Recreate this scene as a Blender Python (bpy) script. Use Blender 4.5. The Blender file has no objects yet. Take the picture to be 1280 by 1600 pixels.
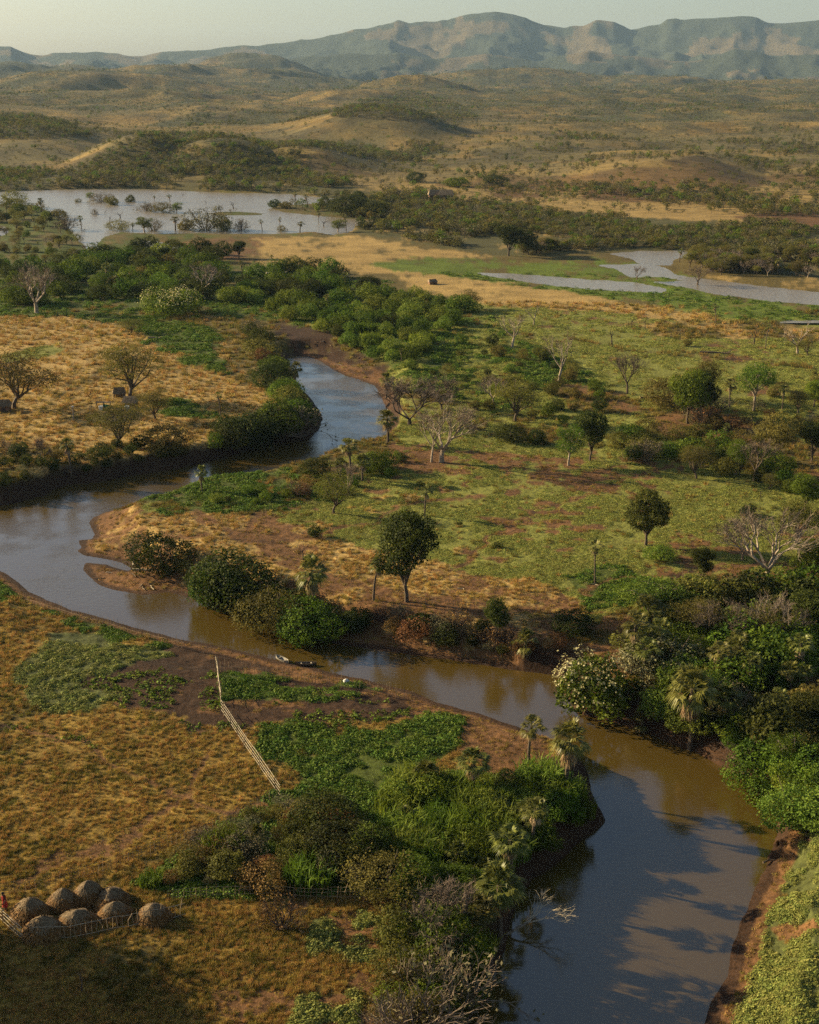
import bpy, math, random
import numpy as np
from mathutils import Vector

# ------------------------------------------------------------------ camera, sky, sun, exposure
sc = bpy.context.scene
H, F, CX, CY, HZ = 60.0, 2100.0, 640.0, 800.0, 120.0
PITCH = math.atan((CY - HZ) / F)
cam_d = bpy.data.cameras.new('camera'); cam = bpy.data.objects.new('camera', cam_d)
sc.collection.objects.link(cam)
cam.location = (0, 0, H); cam.rotation_euler = (math.pi / 2 - PITCH, 0, 0)
cam_d.sensor_fit = 'VERTICAL'; cam_d.sensor_height = 24; cam_d.lens = 24 * F / 1600
cam_d.clip_start = 0.5; cam_d.clip_end = 40000
sc.camera = cam

SUN_EL = math.radians(19); SUN_AZ = math.radians(-69)      # azimuth from +Y, negative = left
world = bpy.data.worlds.new('World'); sc.world = world; world.use_nodes = True
nt = world.node_tree; bg = nt.nodes['Background']
sky = nt.nodes.new('ShaderNodeTexSky'); sky.sky_type = 'NISHITA'; sky.sun_disc = False
sky.sun_elevation = SUN_EL; sky.sun_rotation = SUN_AZ
sky.altitude = 100; sky.air_density = 1.0; sky.dust_density = 2.0; sky.ozone_density = 1.6
nt.links.new(sky.outputs[0], bg.inputs[0]); bg.inputs[1].default_value = 0.061
sun_d = bpy.data.lights.new('sun', 'SUN'); sun_d.energy = 5.0; sun_d.angle = math.radians(0.5)
sun_d.color = (1.0, 0.82, 0.50)
sun = bpy.data.objects.new('sun', sun_d); sc.collection.objects.link(sun)
SUNV = Vector((math.sin(SUN_AZ) * math.cos(SUN_EL), math.cos(SUN_AZ) * math.cos(SUN_EL), math.sin(SUN_EL)))
sun.rotation_euler = SUNV.to_track_quat('Z', 'Y').to_euler()
vs = sc.view_settings; vs.view_transform = 'Standard'; vs.look = 'None'; vs.exposure = 1.28; vs.gamma = 1.0
sc.render.engine = 'CYCLES'
cy = sc.cycles
cy.use_denoising = False; cy.max_bounces = 5; cy.diffuse_bounces = 2; cy.glossy_bounces = 2; cy.transmission_bounces = 2
cy.transparent_max_bounces = 4; cy.volume_bounces = 1; cy.caustics_reflective = False; cy.caustics_refractive = False

# ------------------------------------------------------------------ numpy helpers
rng = np.random.default_rng(7)
random.seed(7)
def _hash(xi, yi, seed):
    n = (xi.astype(np.int64) * 374761393 + yi.astype(np.int64) * 668265263 + seed * 1442695041) & 0xffffffff
    n = ((n ^ (n >> 13)) * 1274126177) & 0xffffffff
    n = (n ^ (n >> 16))
    return (n & 0xffff) / 65535.0
def vnoise(x, y, seed=0):
    xi = np.floor(x); yi = np.floor(y); fx = x - xi; fy = y - yi
    fx = fx * fx * (3 - 2 * fx); fy = fy * fy * (3 - 2 * fy)
    a = _hash(xi, yi, seed); b = _hash(xi + 1, yi, seed); c = _hash(xi, yi + 1, seed); d = _hash(xi + 1, yi + 1, seed)
    return (a * (1 - fx) + b * fx) * (1 - fy) + (c * (1 - fx) + d * fx) * fy
def fbm(x, y, sc_, oc=4, seed=0):
    x = np.asarray(x, float) / sc_; y = np.asarray(y, float) / sc_
    t = 0; a = 0.5; s = 0
    for k in range(oc):
        t = t + a * vnoise(x * 2 ** k + 17.3 * k, y * 2 ** k - 9.1 * k, seed + k * 31); s += a; a *= 0.5
    return t / s
def smooth(a, b, x):
    t = np.clip((x - a) / (b - a), 0, 1); return t * t * (3 - 2 * t)
def inside(px, py, poly):
    P = np.asarray(poly, float); res = np.zeros(px.shape, bool)
    m = (px >= P[:, 0].min()) & (px <= P[:, 0].max()) & (py >= P[:, 1].min()) & (py <= P[:, 1].max())
    if not m.any(): return res
    x = px[m]; y = py[m]; r = np.zeros(x.shape, bool)
    n = len(P)
    for i in range(n):
        x1, y1 = P[i]; x2, y2 = P[(i + 1) % n]
        if y1 == y2: continue
        c = (y1 > y) != (y2 > y)
        r ^= c & (x < (x2 - x1) * (y - y1) / (y2 - y1) + x1)
    res[m] = r; return res
def sdf(px, py, poly):
    P = np.asarray(poly, float); d = np.full(px.shape, 1e9)
    for i in range(len(P)):
        ax, ay = P[i]; bx, by = P[(i + 1) % len(P)]
        vx, vy = bx - ax, by - ay; L = vx * vx + vy * vy + 1e-9
        t = np.clip(((px - ax) * vx + (py - ay) * vy) / L, 0, 1)
        d = np.minimum(d, np.hypot(px - ax - t * vx, py - ay - t * vy))
    return np.where(inside(px, py, poly), -d, d)

# ------------------------------------------------------------------ where things stand: sight lines to the ground
cP, sP = math.cos(PITCH), math.sin(PITCH)
def ray(px, py):
    X = px - CX; Y = CY - py
    return X, Y * sP + F * cP, Y * cP - F * sP
def at_z(px, py, z):
    X, Y, Z = ray(px, py); t = (z - H) / Z
    return X * t, Y * t
def dist_row(py):
    return H / math.tan(PITCH + math.atan((py - CY) / F))
def azi(px, py=300):
    X, Y, Z = ray(px, py); return math.atan2(X, Y)
ZW, ZL = -2.7, -0.45
RIVER = [(-500,860),(-60,800),(0,790),(35,783),(70,774),(84,765),(110,757),(160,752),(200,744),(260,734),(300,727),(350,715),(400,698),
 (440,691),(478,688),(497,672),(503,655),(497,640),(485,625),(470,608),(463,595),(458,580),(450,562),(452,556),(470,556),(490,560),
 (508,569),(520,578),(540,588),(562,594),(585,602),(592,612),(597,625),(606,640),(610,655),(606,672),(600,690),(575,703),(540,708),
 (500,725),(470,738),(420,750),(380,755),(340,760),(312,764),(298,769),(270,774),(240,780),(225,782),(200,791),(165,800),(146,808),
 (140,818),(146,832),(143,842),(122,843),(126,855),(120,860),(132,869),(160,872),(190,880),(206,888),(200,892),(165,882),(132,878),(130,886),(138,902),
 (158,915),(190,925),(222,930),(262,926),(285,930),(310,942),(350,948),(390,966),(430,986),(470,1000),(520,1005),(580,1014),(640,1023),
 (700,1031),(760,1041),(820,1049),(870,1054),(888,1062),(886,1085),(900,1108),(920,1118),(960,1128),(990,1140),(1020,1150),
 (1060,1165),(1090,1175),(1120,1195),(1150,1207),(1172,1226),(1200,1242),(1212,1260),(1218,1285),(1210,1310),(1202,1345),(1190,1370),
 (1170,1410),(1155,1440),(1145,1480),(1130,1530),(1110,1580),(1098,1610),(1070,1700),(1040,1800),(960,2500),(600,2500),(700,1800),
 (715,1700),(728,1600),(745,1560),(775,1520),(790,1480),(798,1430),(810,1402),(835,1372),(870,1347),(900,1316),(925,1296),(943,1283),
 (935,1262),(926,1240),(919,1215),(908,1195),(892,1180),(868,1160),(840,1146),(800,1132),(760,1117),(720,1108),(680,1096),(650,1083),(600,1068),
 (560,1059),(520,1052),(490,1043),(450,1036),(410,1026),(370,1016),(330,1006),(290,1000),(250,990),(200,978),(150,964),(110,950),
 (75,938),(45,924),(30,912),(15,900),(0,890),(-60,872),(-500,960)]
LAKES = [
 [(-400,306),(-60,301),(0,300),(100,296),(230,296),(350,301),(450,303),(530,311),(545,316),(480,318),(432,321),(424,326),(440,332),(500,338),(540,342),
  (600,346),(628,352),(620,357),(560,352),(550,362),(520,368),(490,362),(440,365),(380,365),(300,364),(240,365),(190,363),(160,370),(152,384),(178,394),
  (166,400),(140,396),(125,376),(100,346),(60,320),(20,318),(-60,322),(-400,340)],
 [(205,378),(240,377),(280,383),(284,389),(250,390),(222,385)],
 [(-60,350),(8,353),(14,362),(0,368),(-60,364)],
 [(748,427),(790,428),(840,431),(920,437),(990,442),(1040,451),(1042,455),(1030,458),(1000,456),(930,452),(860,446),(800,436)],
 [(950,396),(1000,393),(1062,392),(1120,396),(1080,400),(1056,404),(1050,415),(1000,412),(985,404)],
 [(938,415),(1015,413),(1040,420),(1056,430),(1075,433),(1110,438),(1160,444),(1220,450),(1300,459),(1500,470),(1500,492),(1280,475),(1200,470),
  (1130,462),(1080,451),(1020,441),(985,433),(966,420)],
 [(1214,502),(1240,501),(1500,505),(1500,522),(1240,514)],
]
# small low island and bars inside the big lake
ISLES = [[(322,333),(350,330),(395,331),(416,334),(400,337),(340,337)], [(975,432),(1040,433),(1068,438),(1040,441),(990,438)]]
RIV_W = [at_z(x, y, ZW) for x, y in RIVER]
LAK_W = [[at_z(x, y, ZL) for x, y in p] for p in LAKES]
ISL_W = [[at_z(x, y, ZL) for x, y in p] for p in ISLES]

class Grid:
    def __init__(s, x0, x1, y0, y1, st):
        s.x0, s.y0, s.st = x0, y0, st
        s.nx = int((x1 - x0) / st) + 1; s.ny = int((y1 - y0) / st) + 1
        s.X, s.Y = np.meshgrid(x0 + np.arange(s.nx) * st, y0 + np.arange(s.ny) * st)
    def get(s, x, y):
        u = (np.asarray(x, float) - s.x0) / s.st; v = (np.asarray(y, float) - s.y0) / s.st
        out = (u < 0) | (v < 0) | (u > s.nx - 1.001) | (v > s.ny - 1.001)
        u = np.clip(u, 0, s.nx - 1.002); v = np.clip(v, 0, s.ny - 1.002)
        i = u.astype(int); j = v.astype(int); a = u - i; b = v - j; Z = s.Z
        r = (Z[j, i] * (1 - a) + Z[j, i + 1] * a) * (1 - b) + (Z[j + 1, i] * (1 - a) + Z[j + 1, i + 1] * a) * b
        return np.where(out, 60.0, r)
GR = Grid(-160, 150, 30, 340, 0.4); GR.Z = sdf(GR.X, GR.Y, RIV_W)
GR.Z += 0.9 * (fbm(GR.X, GR.Y, 3.0, 3, 5) - 0.5)
GL = Grid(-500, 420, 270, 960, 1.5); GL.Z = np.full(GL.X.shape, 60.0)
for p in LAK_W:
    a = np.array(p); m = (GL.X > a[:, 0].min() - 40) & (GL.X < a[:, 0].max() + 40) & (GL.Y > a[:, 1].min() - 40) & (GL.Y < a[:, 1].max() + 40)
    GL.Z[m] = np.minimum(GL.Z[m], sdf(GL.X[m], GL.Y[m], p))
for p in ISL_W:
    m = (np.abs(GL.X - p[0][0]) < 90) & (np.abs(GL.Y - p[0][1]) < 90)
    GL.Z[m] = np.maximum(GL.Z[m], -sdf(GL.X[m], GL.Y[m], p))
GL.Z += 4.0 * (fbm(GL.X, GL.Y, 14, 3, 9) - 0.5)
# how wide the river bank slopes: gentle shores
SOFT = [(180,975,16),(330,1020,14),(480,1060,12),(620,1090,11),(740,1125,8),(60,930,14),(-60,900,18),(180,900,9),(250,925,5),(1200,1400,6),(1150,1500,7),
        (1110,1600,7),(545,575,16),(600,605,6),(560,565,12),(150,860,7),(250,790,6),(200,810,6),(370,750,6),(1215,1330,4),(1060,1750,7)]
SOFT_W = [at_z(a, b, ZW) + (c,) for a, b, c in SOFT]
def bankw(x, y):
    w = np.full(np.shape(x), 2.4) + 1.2 * fbm(x, y, 6, 2, 44)
    for a, b, c in SOFT_W:
        w = np.maximum(w, c * 1.15 * np.exp(-((x - a) ** 2 + (y - b) ** 2) / (c * 1.4) ** 2))
    return w
def hz(py, r):                       # height of a crest seen at row py, r metres out
    return H - r * math.tan(PITCH + math.atan((py - CY) / F))
HILLS = [(40,211,1150,120,140,320),(225,221,960,85,60,220),(350,225,930,95,55,200),(0,176,1900,110,170,400),(590,190,1300,105,120,300),
 (470,238,930,90,60,200),(800,253,980,80,60,200),(880,222,1250,190,140,400),(1180,214,1350,230,200,500),(1040,258,850,150,80,200),(1290,262,860,110,90,200),
 (640,143,2800,85,170,500),(350,196,1700,110,120,300),(770,207,1700,80,80,250),(560,170,2300,90,120,400),(900,166,2600,90,150,500),(1060,158,2900,150,200,600),(200,168,2400,150,160,400),
 (300,122,4200,240,400,900),(395,101,5200,110,500,800),(140,136,3300,200,300,700),(800,126,4300,190,400,900),(1200,146,3500,160,250,700),(1000,136,4200,140,300,700),
 (60,112,5000,160,400,900)]
HILLS_W = [(azi(a), c, max(hz(b, c), 2.0), d / F, e, f) for a, b, c, d, e, f in HILLS]
SKY1 = [(-900,95),(-300,86),(0,80),(15,79),(35,88),(60,92),(100,86),(160,87),(220,93),(250,87),(330,82),(368,78),(400,78),(440,74),(490,66),(560,55),(600,49),(622,42),(640,46),
 (700,42),(730,33),(770,30),(810,36),(850,48),(882,52),(905,49),(930,42),(958,45),(985,56),(1030,49),(1040,42),(1100,42),(1150,37),(1180,40),(1200,47),
 (1280,46),(1500,60),(2000,80)]
SKY2 = [(-900,112),(0,106),(150,110),(300,103),(420,96),(520,90),(620,86),(680,96),(760,88),(840,98),(920,84),(1000,92),(1080,100),(1150,82),(1220,92),(1280,88),(1600,100),(2000,110)]
P1 = np.array([(azi(a, 60), (HZ - b) / F) for a, b in SKY1]); P2 = np.array([(azi(a, 60), (HZ - b) / F) for a, b in SKY2])
def height(x, y, fine=True):
    x = np.asarray(x, float); y = np.asarray(y, float)
    r = np.hypot(x, y); th = np.arctan2(x, y)
    z = 0.5 * (fbm(x, y, 22, 3, 1) - 0.5)
    if fine: z = z + (0.20 * (fbm(x, y, 1.3, 3, 2) - 0.5)) * (1 - smooth(200, 420, r))
    far = smooth(620, 900, r) * (np.cos(th) > 0)
    if np.any(r > 500):
        hs = np.zeros(r.shape)
        for a, rc, h, w, wf, wb in HILLS_W:
            da = (th - a) * rc; dr = r - rc + 0.15 * w * rc * np.sin(da / (w * rc) * 2.1 + rc)
            ww = np.where(dr < 0, wf, wb)
            hs = np.maximum(hs, h * np.exp(-np.abs(da / (w * rc)) ** 2.4 - np.abs(dr / ww) ** 2.2))
        rough = smooth(800, 2600, r)
        rn = 1 - np.abs(2 * fbm(x, y, 260, 4, 60) - 1)
        hs = hs * (0.86 + 0.28 * rn) + far * (rn * (6 + 24 * rough) - 2) + far * 3.0 * (fbm(x, y, 60, 3, 71) - 0.5) + far * smooth(1200, 3000, r) * 9 * (1 - np.abs(2 * fbm(x, y * .6, 110, 3, 73) - 1) - .5)
        e1 = np.interp(th, P1[:, 0], P1[:, 1]); e2 = np.interp(th, P2[:, 0], P2[:, 1])
        rid = 1 - np.abs(2 * fbm(x + 300 * fbm(x, y, 900, 2, 3), y, 850, 4, 81) - 1)
        rid2 = 1 - np.abs(2 * fbm(x + y * .35, y * .5, 330, 3, 85) - 1)
        rid3 = 1 - np.abs(2 * fbm(x - y * .3, y * .45, 150, 3, 88) - 1)
        for e, R, wf in ((e1, 8600, 2000), (e2, 6500, 900)):
            top = H + R * e
            thw = th + .06 * (fbm(x, y, 1300, 3, 97) - .5) * smooth(100, 1500, np.abs(r - R)); PP = P1 if e is e1 else P2; e = np.interp(thw, PP[:, 0], PP[:, 1]); top = H + R * e
            g = np.exp(-np.abs((r - R) / np.where(r < R, wf, 1400)) ** 1.7)
            m = top * g * (1 - (0.5 * rid + 0.5 * rid2 - 0.1) * 1.5 * (1 - g) ** 0.5) + (rid3 * 130 - 76) * smooth(.05, .5, g) * (1.15 - g) + 7 * (fbm(x, y, 90, 2, 95) - .5) * smooth(.1, .6, g)
            hs = np.maximum(hs, m * (np.cos(th) > 0.2))
        z = z + hs * smooth(560, 760, r)
    s = GL.get(x, y)
    z = np.where(s < 14, ZL + 0.02 + (np.maximum(z, 0.02) - ZL) * smooth(0, 14, s), z)
    z = np.where(s < 0, ZL - np.minimum(0.6, -s * 0.12), z)
    s = GR.get(x, y); near = s < 20
    if np.any(near):
        w = bankw(x, y); t = np.clip(s / w, 0, 1)
        pr = np.where(w < 4.5, t ** 0.62, t * (0.5 + 0.5 * t)) 
        rough_b = 0.5 * (fbm(x, y, 1.6, 3, 21) - 0.5) * np.sin(np.pi * t)
        z = np.where(s < 20, ZW + (z - ZW) * pr + rough_b, z)
        z = np.where(s < 0, ZW - np.minimum(1.5, -s * 0.35), z)
    return z
def gp(px, py):
    """ground point that the sight line through (px, py) meets first"""
    X, Y, Z = ray(px, py); n = math.sqrt(X * X + Y * Y + Z * Z)
    t0 = (10 - H) / Z if Z < 0 else 3000 / F
    t1 = (-3.5 - H) / Z if Z < 0 else 12000 / F
    if dist_row(max(py, HZ + 4)) > 480: t0 = 380 / F; t1 = min(max(t1 * 1.02, t0 * 1.1), 12000 / F)
    for k in range(2):
        t = np.linspace(t0, t1, 260); z = height(X * t, Y * t, False); d = H + Z * t - z
        i = int(np.argmax(d <= 0)) if (d <= 0).any() else 259
        t0, t1 = t[max(i - 1, 0)], t[i]
    t = (t0 + t1) / 2
    return X * t, Y * t, float(height(np.array([X * t]), np.array([Y * t]))[0])
def pxof(x, y, z):
    Y = y * sP + (z - H) * cP; D = y * cP - (z - H) * sP
    return CX + F * x / D, CY - F * Y / D, D

# ------------------------------------------------------------------ object helpers
C = sc.collection
def tag(o, label=None, cat=None, group=None, kind=None):
    if label: o['label'] = label
    if cat: o['category'] = cat
    if group: o['group'] = group
    if kind: o['kind'] = kind
    return o
def link(name, data, parent=None, loc=(0, 0, 0), rot=(0, 0, 0), scale=(1, 1, 1)):
    o = bpy.data.objects.new(name, data); C.objects.link(o)
    o.location = loc; o.rotation_euler = rot; o.scale = scale
    if parent: o.parent = parent
    return o
class MB:
    def __init__(s): s.v = []; s.f = []; s.n = 0
    def add(s, v, f):
        v = np.asarray(v, float).reshape(-1, 3)
        s.v.append(v); s.f += [tuple(int(i) + s.n for i in q) for q in f]; s.n += len(v)
    def tube(s, pts, rad, k=5, cap=True):
        pts = [np.asarray(p, float) for p in pts]; n = len(pts); V = []
        for i, p in enumerate(pts):
            d = pts[min(i + 1, n - 1)] - pts[max(i - 1, 0)]; d = d / (np.linalg.norm(d) + 1e-9)
            a = np.cross(d, (0, 0, 1) if abs(d[2]) < 0.9 else (1, 0, 0)); a /= np.linalg.norm(a); b = np.cross(d, a)
            r = rad[i] if hasattr(rad, '__len__') else rad
            for j in range(k):
                t = 2 * math.pi * j / k; V.append(p + r * (math.cos(t) * a + math.sin(t) * b))
        Fc = [(i * k + j, i * k + (j + 1) % k, (i + 1) * k + (j + 1) % k, (i + 1) * k + j) for i in range(n - 1) for j in range(k)]
        if cap: Fc += [tuple(range(k))[::-1], tuple((n - 1) * k + j for j in range(k))]
        s.add(V, Fc)
    def box(s, c, d, rz=0, taper=1.0):
        x, y, z = d[0] / 2, d[1] / 2, d[2] / 2; V = []
        for kz, tp in ((-1, 1), (1, taper)):
            for kx, ky in ((-1, -1), (1, -1), (1, 1), (-1, 1)):
                a, b = kx * x * tp, ky * y * tp
                V.append((c[0] + a * math.cos(rz) - b * math.sin(rz), c[1] + a * math.sin(rz) + b * math.cos(rz), c[2] + kz * z))
        s.add(V, [(3, 2, 1, 0), (4, 5, 6, 7), (0, 1, 5, 4), (1, 2, 6, 5), (2, 3, 7, 6), (3, 0, 4, 7)])
    def leaves(s, cen, size, nrm=None, r=None, asp=0.6, spread=0.9):
        """small four-cornered leaf clusters facing roughly nrm"""
        r = r or rng; cen = np.asarray(cen, float); n = len(cen)
        if n == 0: return
        d = r.normal(size=(n, 3)); d /= np.linalg.norm(d, axis=1)[:, None]
        if nrm is not None: d = nrm + spread * d; d /= np.linalg.norm(d, axis=1)[:, None] + 1e-9
        a = np.cross(d, r.normal(size=(n, 3))); a /= np.linalg.norm(a, axis=1)[:, None] + 1e-9
        b = np.cross(d, a); sz = (size * r.uniform(0.6, 1.35, n))[:, None]
        V = np.stack([cen - a * sz * .5, cen - b * sz * asp * .5 + d * sz * .1, cen + a * sz * .5, cen + b * sz * asp * .5 + d * sz * .1], 1)
        i = np.arange(n)[:, None] * 4 + np.arange(4)[None] + s.n
        s.v.append(V.reshape(-1, 3)); s.f += [tuple(q) for q in i.tolist()]; s.n += 4 * n
    def mesh(s, name, mats, smooth_=False):
        me = bpy.data.meshes.new(name)
        V = np.concatenate(s.v) if s.v else np.zeros((0, 3))
        me.from_pydata(V.tolist(), [], s.f)
        if not isinstance(mats, (list, tuple)): mats = [mats]
        for m in mats: me.materials.append(m)
        if smooth_: me.polygons.foreach_set('use_smooth', [True] * len(me.polygons))
        me.update(); return me
def fast_mesh(name, V, quads, mat, smooth_=True):
    me = bpy.data.meshes.new(name); n = len(quads)
    me.vertices.add(len(V)); me.vertices.foreach_set('co', np.asarray(V, np.float32).ravel())
    me.loops.add(n * 4); me.loops.foreach_set('vertex_index', np.asarray(quads, np.int32).ravel())
    me.polygons.add(n); me.polygons.foreach_set('loop_start', np.arange(n, dtype=np.int32) * 4)
    me.polygons.foreach_set('loop_total', np.full(n, 4, np.int32))
    me.polygons.foreach_set('use_smooth', np.full(n, smooth_, bool))
    me.update(calc_edges=True); me.materials.append(mat); return me

# ------------------------------------------------------------------ materials
def newmat(name):
    m = bpy.data.materials.new(name); m.use_nodes = True; t = m.node_tree; return m, t, t.nodes['Principled BSDF'], t.nodes['Material Output']
def N(t, kind, **kw):
    n = t.nodes.new(kind)
    for k, v in kw.items():
        if k in n.inputs: n.inputs[k].default_value = v
        else: setattr(n, k, v)
    return n
def leafmat(name, col, col2, trans=0.36, rough=0.7, rnd=0.28, scale=0.5):
    m, t, p, out = newmat(name); L = t.links.new
    oi = N(t, 'ShaderNodeObjectInfo'); ge = N(t, 'ShaderNodeNewGeometry'); tc = N(t, 'ShaderNodeTexCoord')
    nz = N(t, 'ShaderNodeTexNoise', Scale=scale, Detail=2.0); L(tc.outputs['Object'], nz.inputs['Vector'])
    mx = N(t, 'ShaderNodeMix', data_type='RGBA'); mx.inputs[6].default_value = (*col, 1); mx.inputs[7].default_value = (*col2, 1)
    ad = N(t, 'ShaderNodeMath', operation='ADD'); ad.use_clamp = True; m1 = N(t, 'ShaderNodeMath', operation='MULTIPLY_ADD'); m1.inputs[1].default_value = 0.8; m1.inputs[2].default_value = -0.4
    L(ge.outputs['Random Per Island'], m1.inputs[0]); mr = N(t, 'ShaderNodeMapRange'); mr.inputs[1].default_value = 0.35; mr.inputs[2].default_value = 0.65
    L(nz.outputs['Fac'], mr.inputs[0]); L(mr.outputs[0], ad.inputs[0]); L(m1.outputs[0], ad.inputs[1]); L(ad.outputs[0], mx.inputs[0])
    hs = N(t, 'ShaderNodeHueSaturation'); L(mx.outputs[2], hs.inputs['Color'])
    v = N(t, 'ShaderNodeMath', operation='MULTIPLY_ADD'); v.inputs[1].default_value = rnd * 2; v.inputs[2].default_value = 1 - rnd; L(oi.outputs['Random'], v.inputs[0]); L(v.outputs[0], hs.inputs['Value'])
    fr = N(t, 'ShaderNodeMath', operation='FRACT'); mu = N(t, 'ShaderNodeMath', operation='MULTIPLY'); mu.inputs[1].default_value = 7.31; L(oi.outputs['Random'], mu.inputs[0]); L(mu.outputs[0], fr.inputs[0])
    h = N(t, 'ShaderNodeMath', operation='MULTIPLY_ADD'); h.inputs[1].default_value = 0.05; h.inputs[2].default_value = 0.475; L(fr.outputs[0], h.inputs[0]); L(h.outputs[0], hs.inputs['Hue'])
    L(hs.outputs[0], p.inputs['Base Color']); p.inputs['Roughness'].default_value = rough; p.inputs['Specular IOR Level'].default_value = 0.12
    if trans:
        tr = N(t, 'ShaderNodeBsdfTranslucent'); L(hs.outputs[0], tr.inputs[0]); ms = N(t, 'ShaderNodeMixShader'); ms.inputs[0].default_value = trans
        L(p.outputs[0], ms.inputs[1]); L(tr.outputs[0], ms.inputs[2]); L(ms.outputs[0], out.inputs[0])
    return m
def solid(name, col, col2=None, rough=0.85, scale=3.0, bump=0.3, spec=0.25, stretch=(1, 1, 1)):
    m, t, p, out = newmat(name); L = t.links.new; tc = N(t, 'ShaderNodeTexCoord'); mp = N(t, 'ShaderNodeMapping'); mp.inputs['Scale'].default_value = stretch
    L(tc.outputs['Object'], mp.inputs[0]); nz = N(t, 'ShaderNodeTexNoise', Scale=scale, Detail=5.0, Roughness=0.6); L(mp.outputs[0], nz.inputs['Vector'])
    col2 = col2 or tuple(c * 0.55 for c in col)
    rp = N(t, 'ShaderNodeMapRange'); rp.inputs[1].default_value = 0.35; rp.inputs[2].default_value = 0.65; L(nz.outputs['Fac'], rp.inputs[0])
    mx = N(t, 'ShaderNodeMix', data_type='RGBA'); mx.inputs[6].default_value = (*col2, 1); mx.inputs[7].default_value = (*col, 1); L(rp.outputs[0], mx.inputs[0])
    L(mx.outputs[2], p.inputs['Base Color']); p.inputs['Roughness'].default_value = rough; p.inputs['Specular IOR Level'].default_value = spec
    if bump:
        b = N(t, 'ShaderNodeBump'); b.inputs['Strength'].default_value = bump; b.inputs['Distance'].default_value = 0.05; L(nz.outputs['Fac'], b.inputs['Height']); L(b.outputs[0], p.inputs['Normal'])
    return m
M = {}
M['dark'] = leafmat('dark_leaves', (0.022, 0.030, 0.005), (0.072, 0.082, 0.012))
M['green'] = leafmat('green_leaves', (0.036, 0.064, 0.005), (0.135, 0.180, 0.014))
M['bright'] = leafmat('bright_leaves', (0.085, 0.125, 0.012), (0.20, 0.235, 0.030), 0.3)
M['olive'] = leafmat('olive_leaves', (0.075, 0.066, 0.012), (0.175, 0.150, 0.030))
M['grey'] = leafmat('grey_leaves', (0.10, 0.085, 0.040), (0.16, 0.14, 0.07), 0.15)
M['rust'] = leafmat('rust_leaves', (0.13, 0.060, 0.020), (0.20, 0.10, 0.03), 0.2)
M['palm'] = leafmat('palm_fronds', (0.060, 0.065, 0.010), (0.190, 0.180, 0.040), 0.25, 0.4)
M['deadfrond'] = leafmat('dead_fronds', (0.20, 0.13, 0.06), (0.38, 0.29, 0.16), 0.15)
M['flower'] = leafmat('cream_flowers', (0.40, 0.36, 0.14), (0.62, 0.57, 0.30), 0.3)
M['mat'] = leafmat('creeping_plants', (0.18, 0.195, 0.030), (0.35, 0.34, 0.08), 0.25, rnd=0.22, scale=1.5)
M['lush'] = leafmat('lush_ground_leaves', (0.054, 0.095, 0.008), (0.135, 0.195, 0.022), 0.3, rnd=0.25, scale=1.5)
M['pale'] = leafmat('pale_crop_leaves', (0.12, 0.135, 0.022), (0.28, 0.28, 0.065), 0.25, rnd=0.18, scale=1.5)
M['straw'] = leafmat('dry_grass', (0.29, 0.18, 0.042), (0.48, 0.31, 0.085), 0.2, rnd=0.3, scale=1.5)
M['brown'] = leafmat('brown_grass', (0.19, 0.120, 0.024), (0.32, 0.215, 0.050), 0.2, rnd=0.35, scale=1.5)
M['bark'] = solid('bark', (0.12, 0.085, 0.055), scale=4)
M['palebark'] = solid('pale_bark', (0.36, 0.29, 0.21), (0.17, 0.12, 0.08), scale=3)
M['twig'] = solid('twigs', (0.20, 0.145, 0.10), (0.11, 0.075, 0.05), scale=2, bump=0)
M['darktwig'] = solid('dark_twigs', (0.075, 0.050, 0.038), scale=2, bump=0)
M['wood'] = solid('bleached_wood', (0.50, 0.42, 0.29), (0.26, 0.20, 0.13), scale=6)
M['stake'] = solid('stake_wood', (0.30, 0.22, 0.13), (0.14, 0.09, 0.05), scale=6)
M['hay'] = solid('hay', (0.21, 0.105, 0.025), (0.075, 0.034, 0.010), scale=7, bump=0.9)
M['haycap'] = solid('weathered_hay', (0.24, 0.165, 0.085), (0.085, 0.052, 0.026), scale=9, bump=0.9)
M['thatch'] = solid('thatch', (0.26, 0.19, 0.11), (0.13, 0.085, 0.05), scale=8, bump=0.8)
M['mudwall'] = solid('mud_wall', (0.20, 0.11, 0.06), scale=4)

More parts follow.
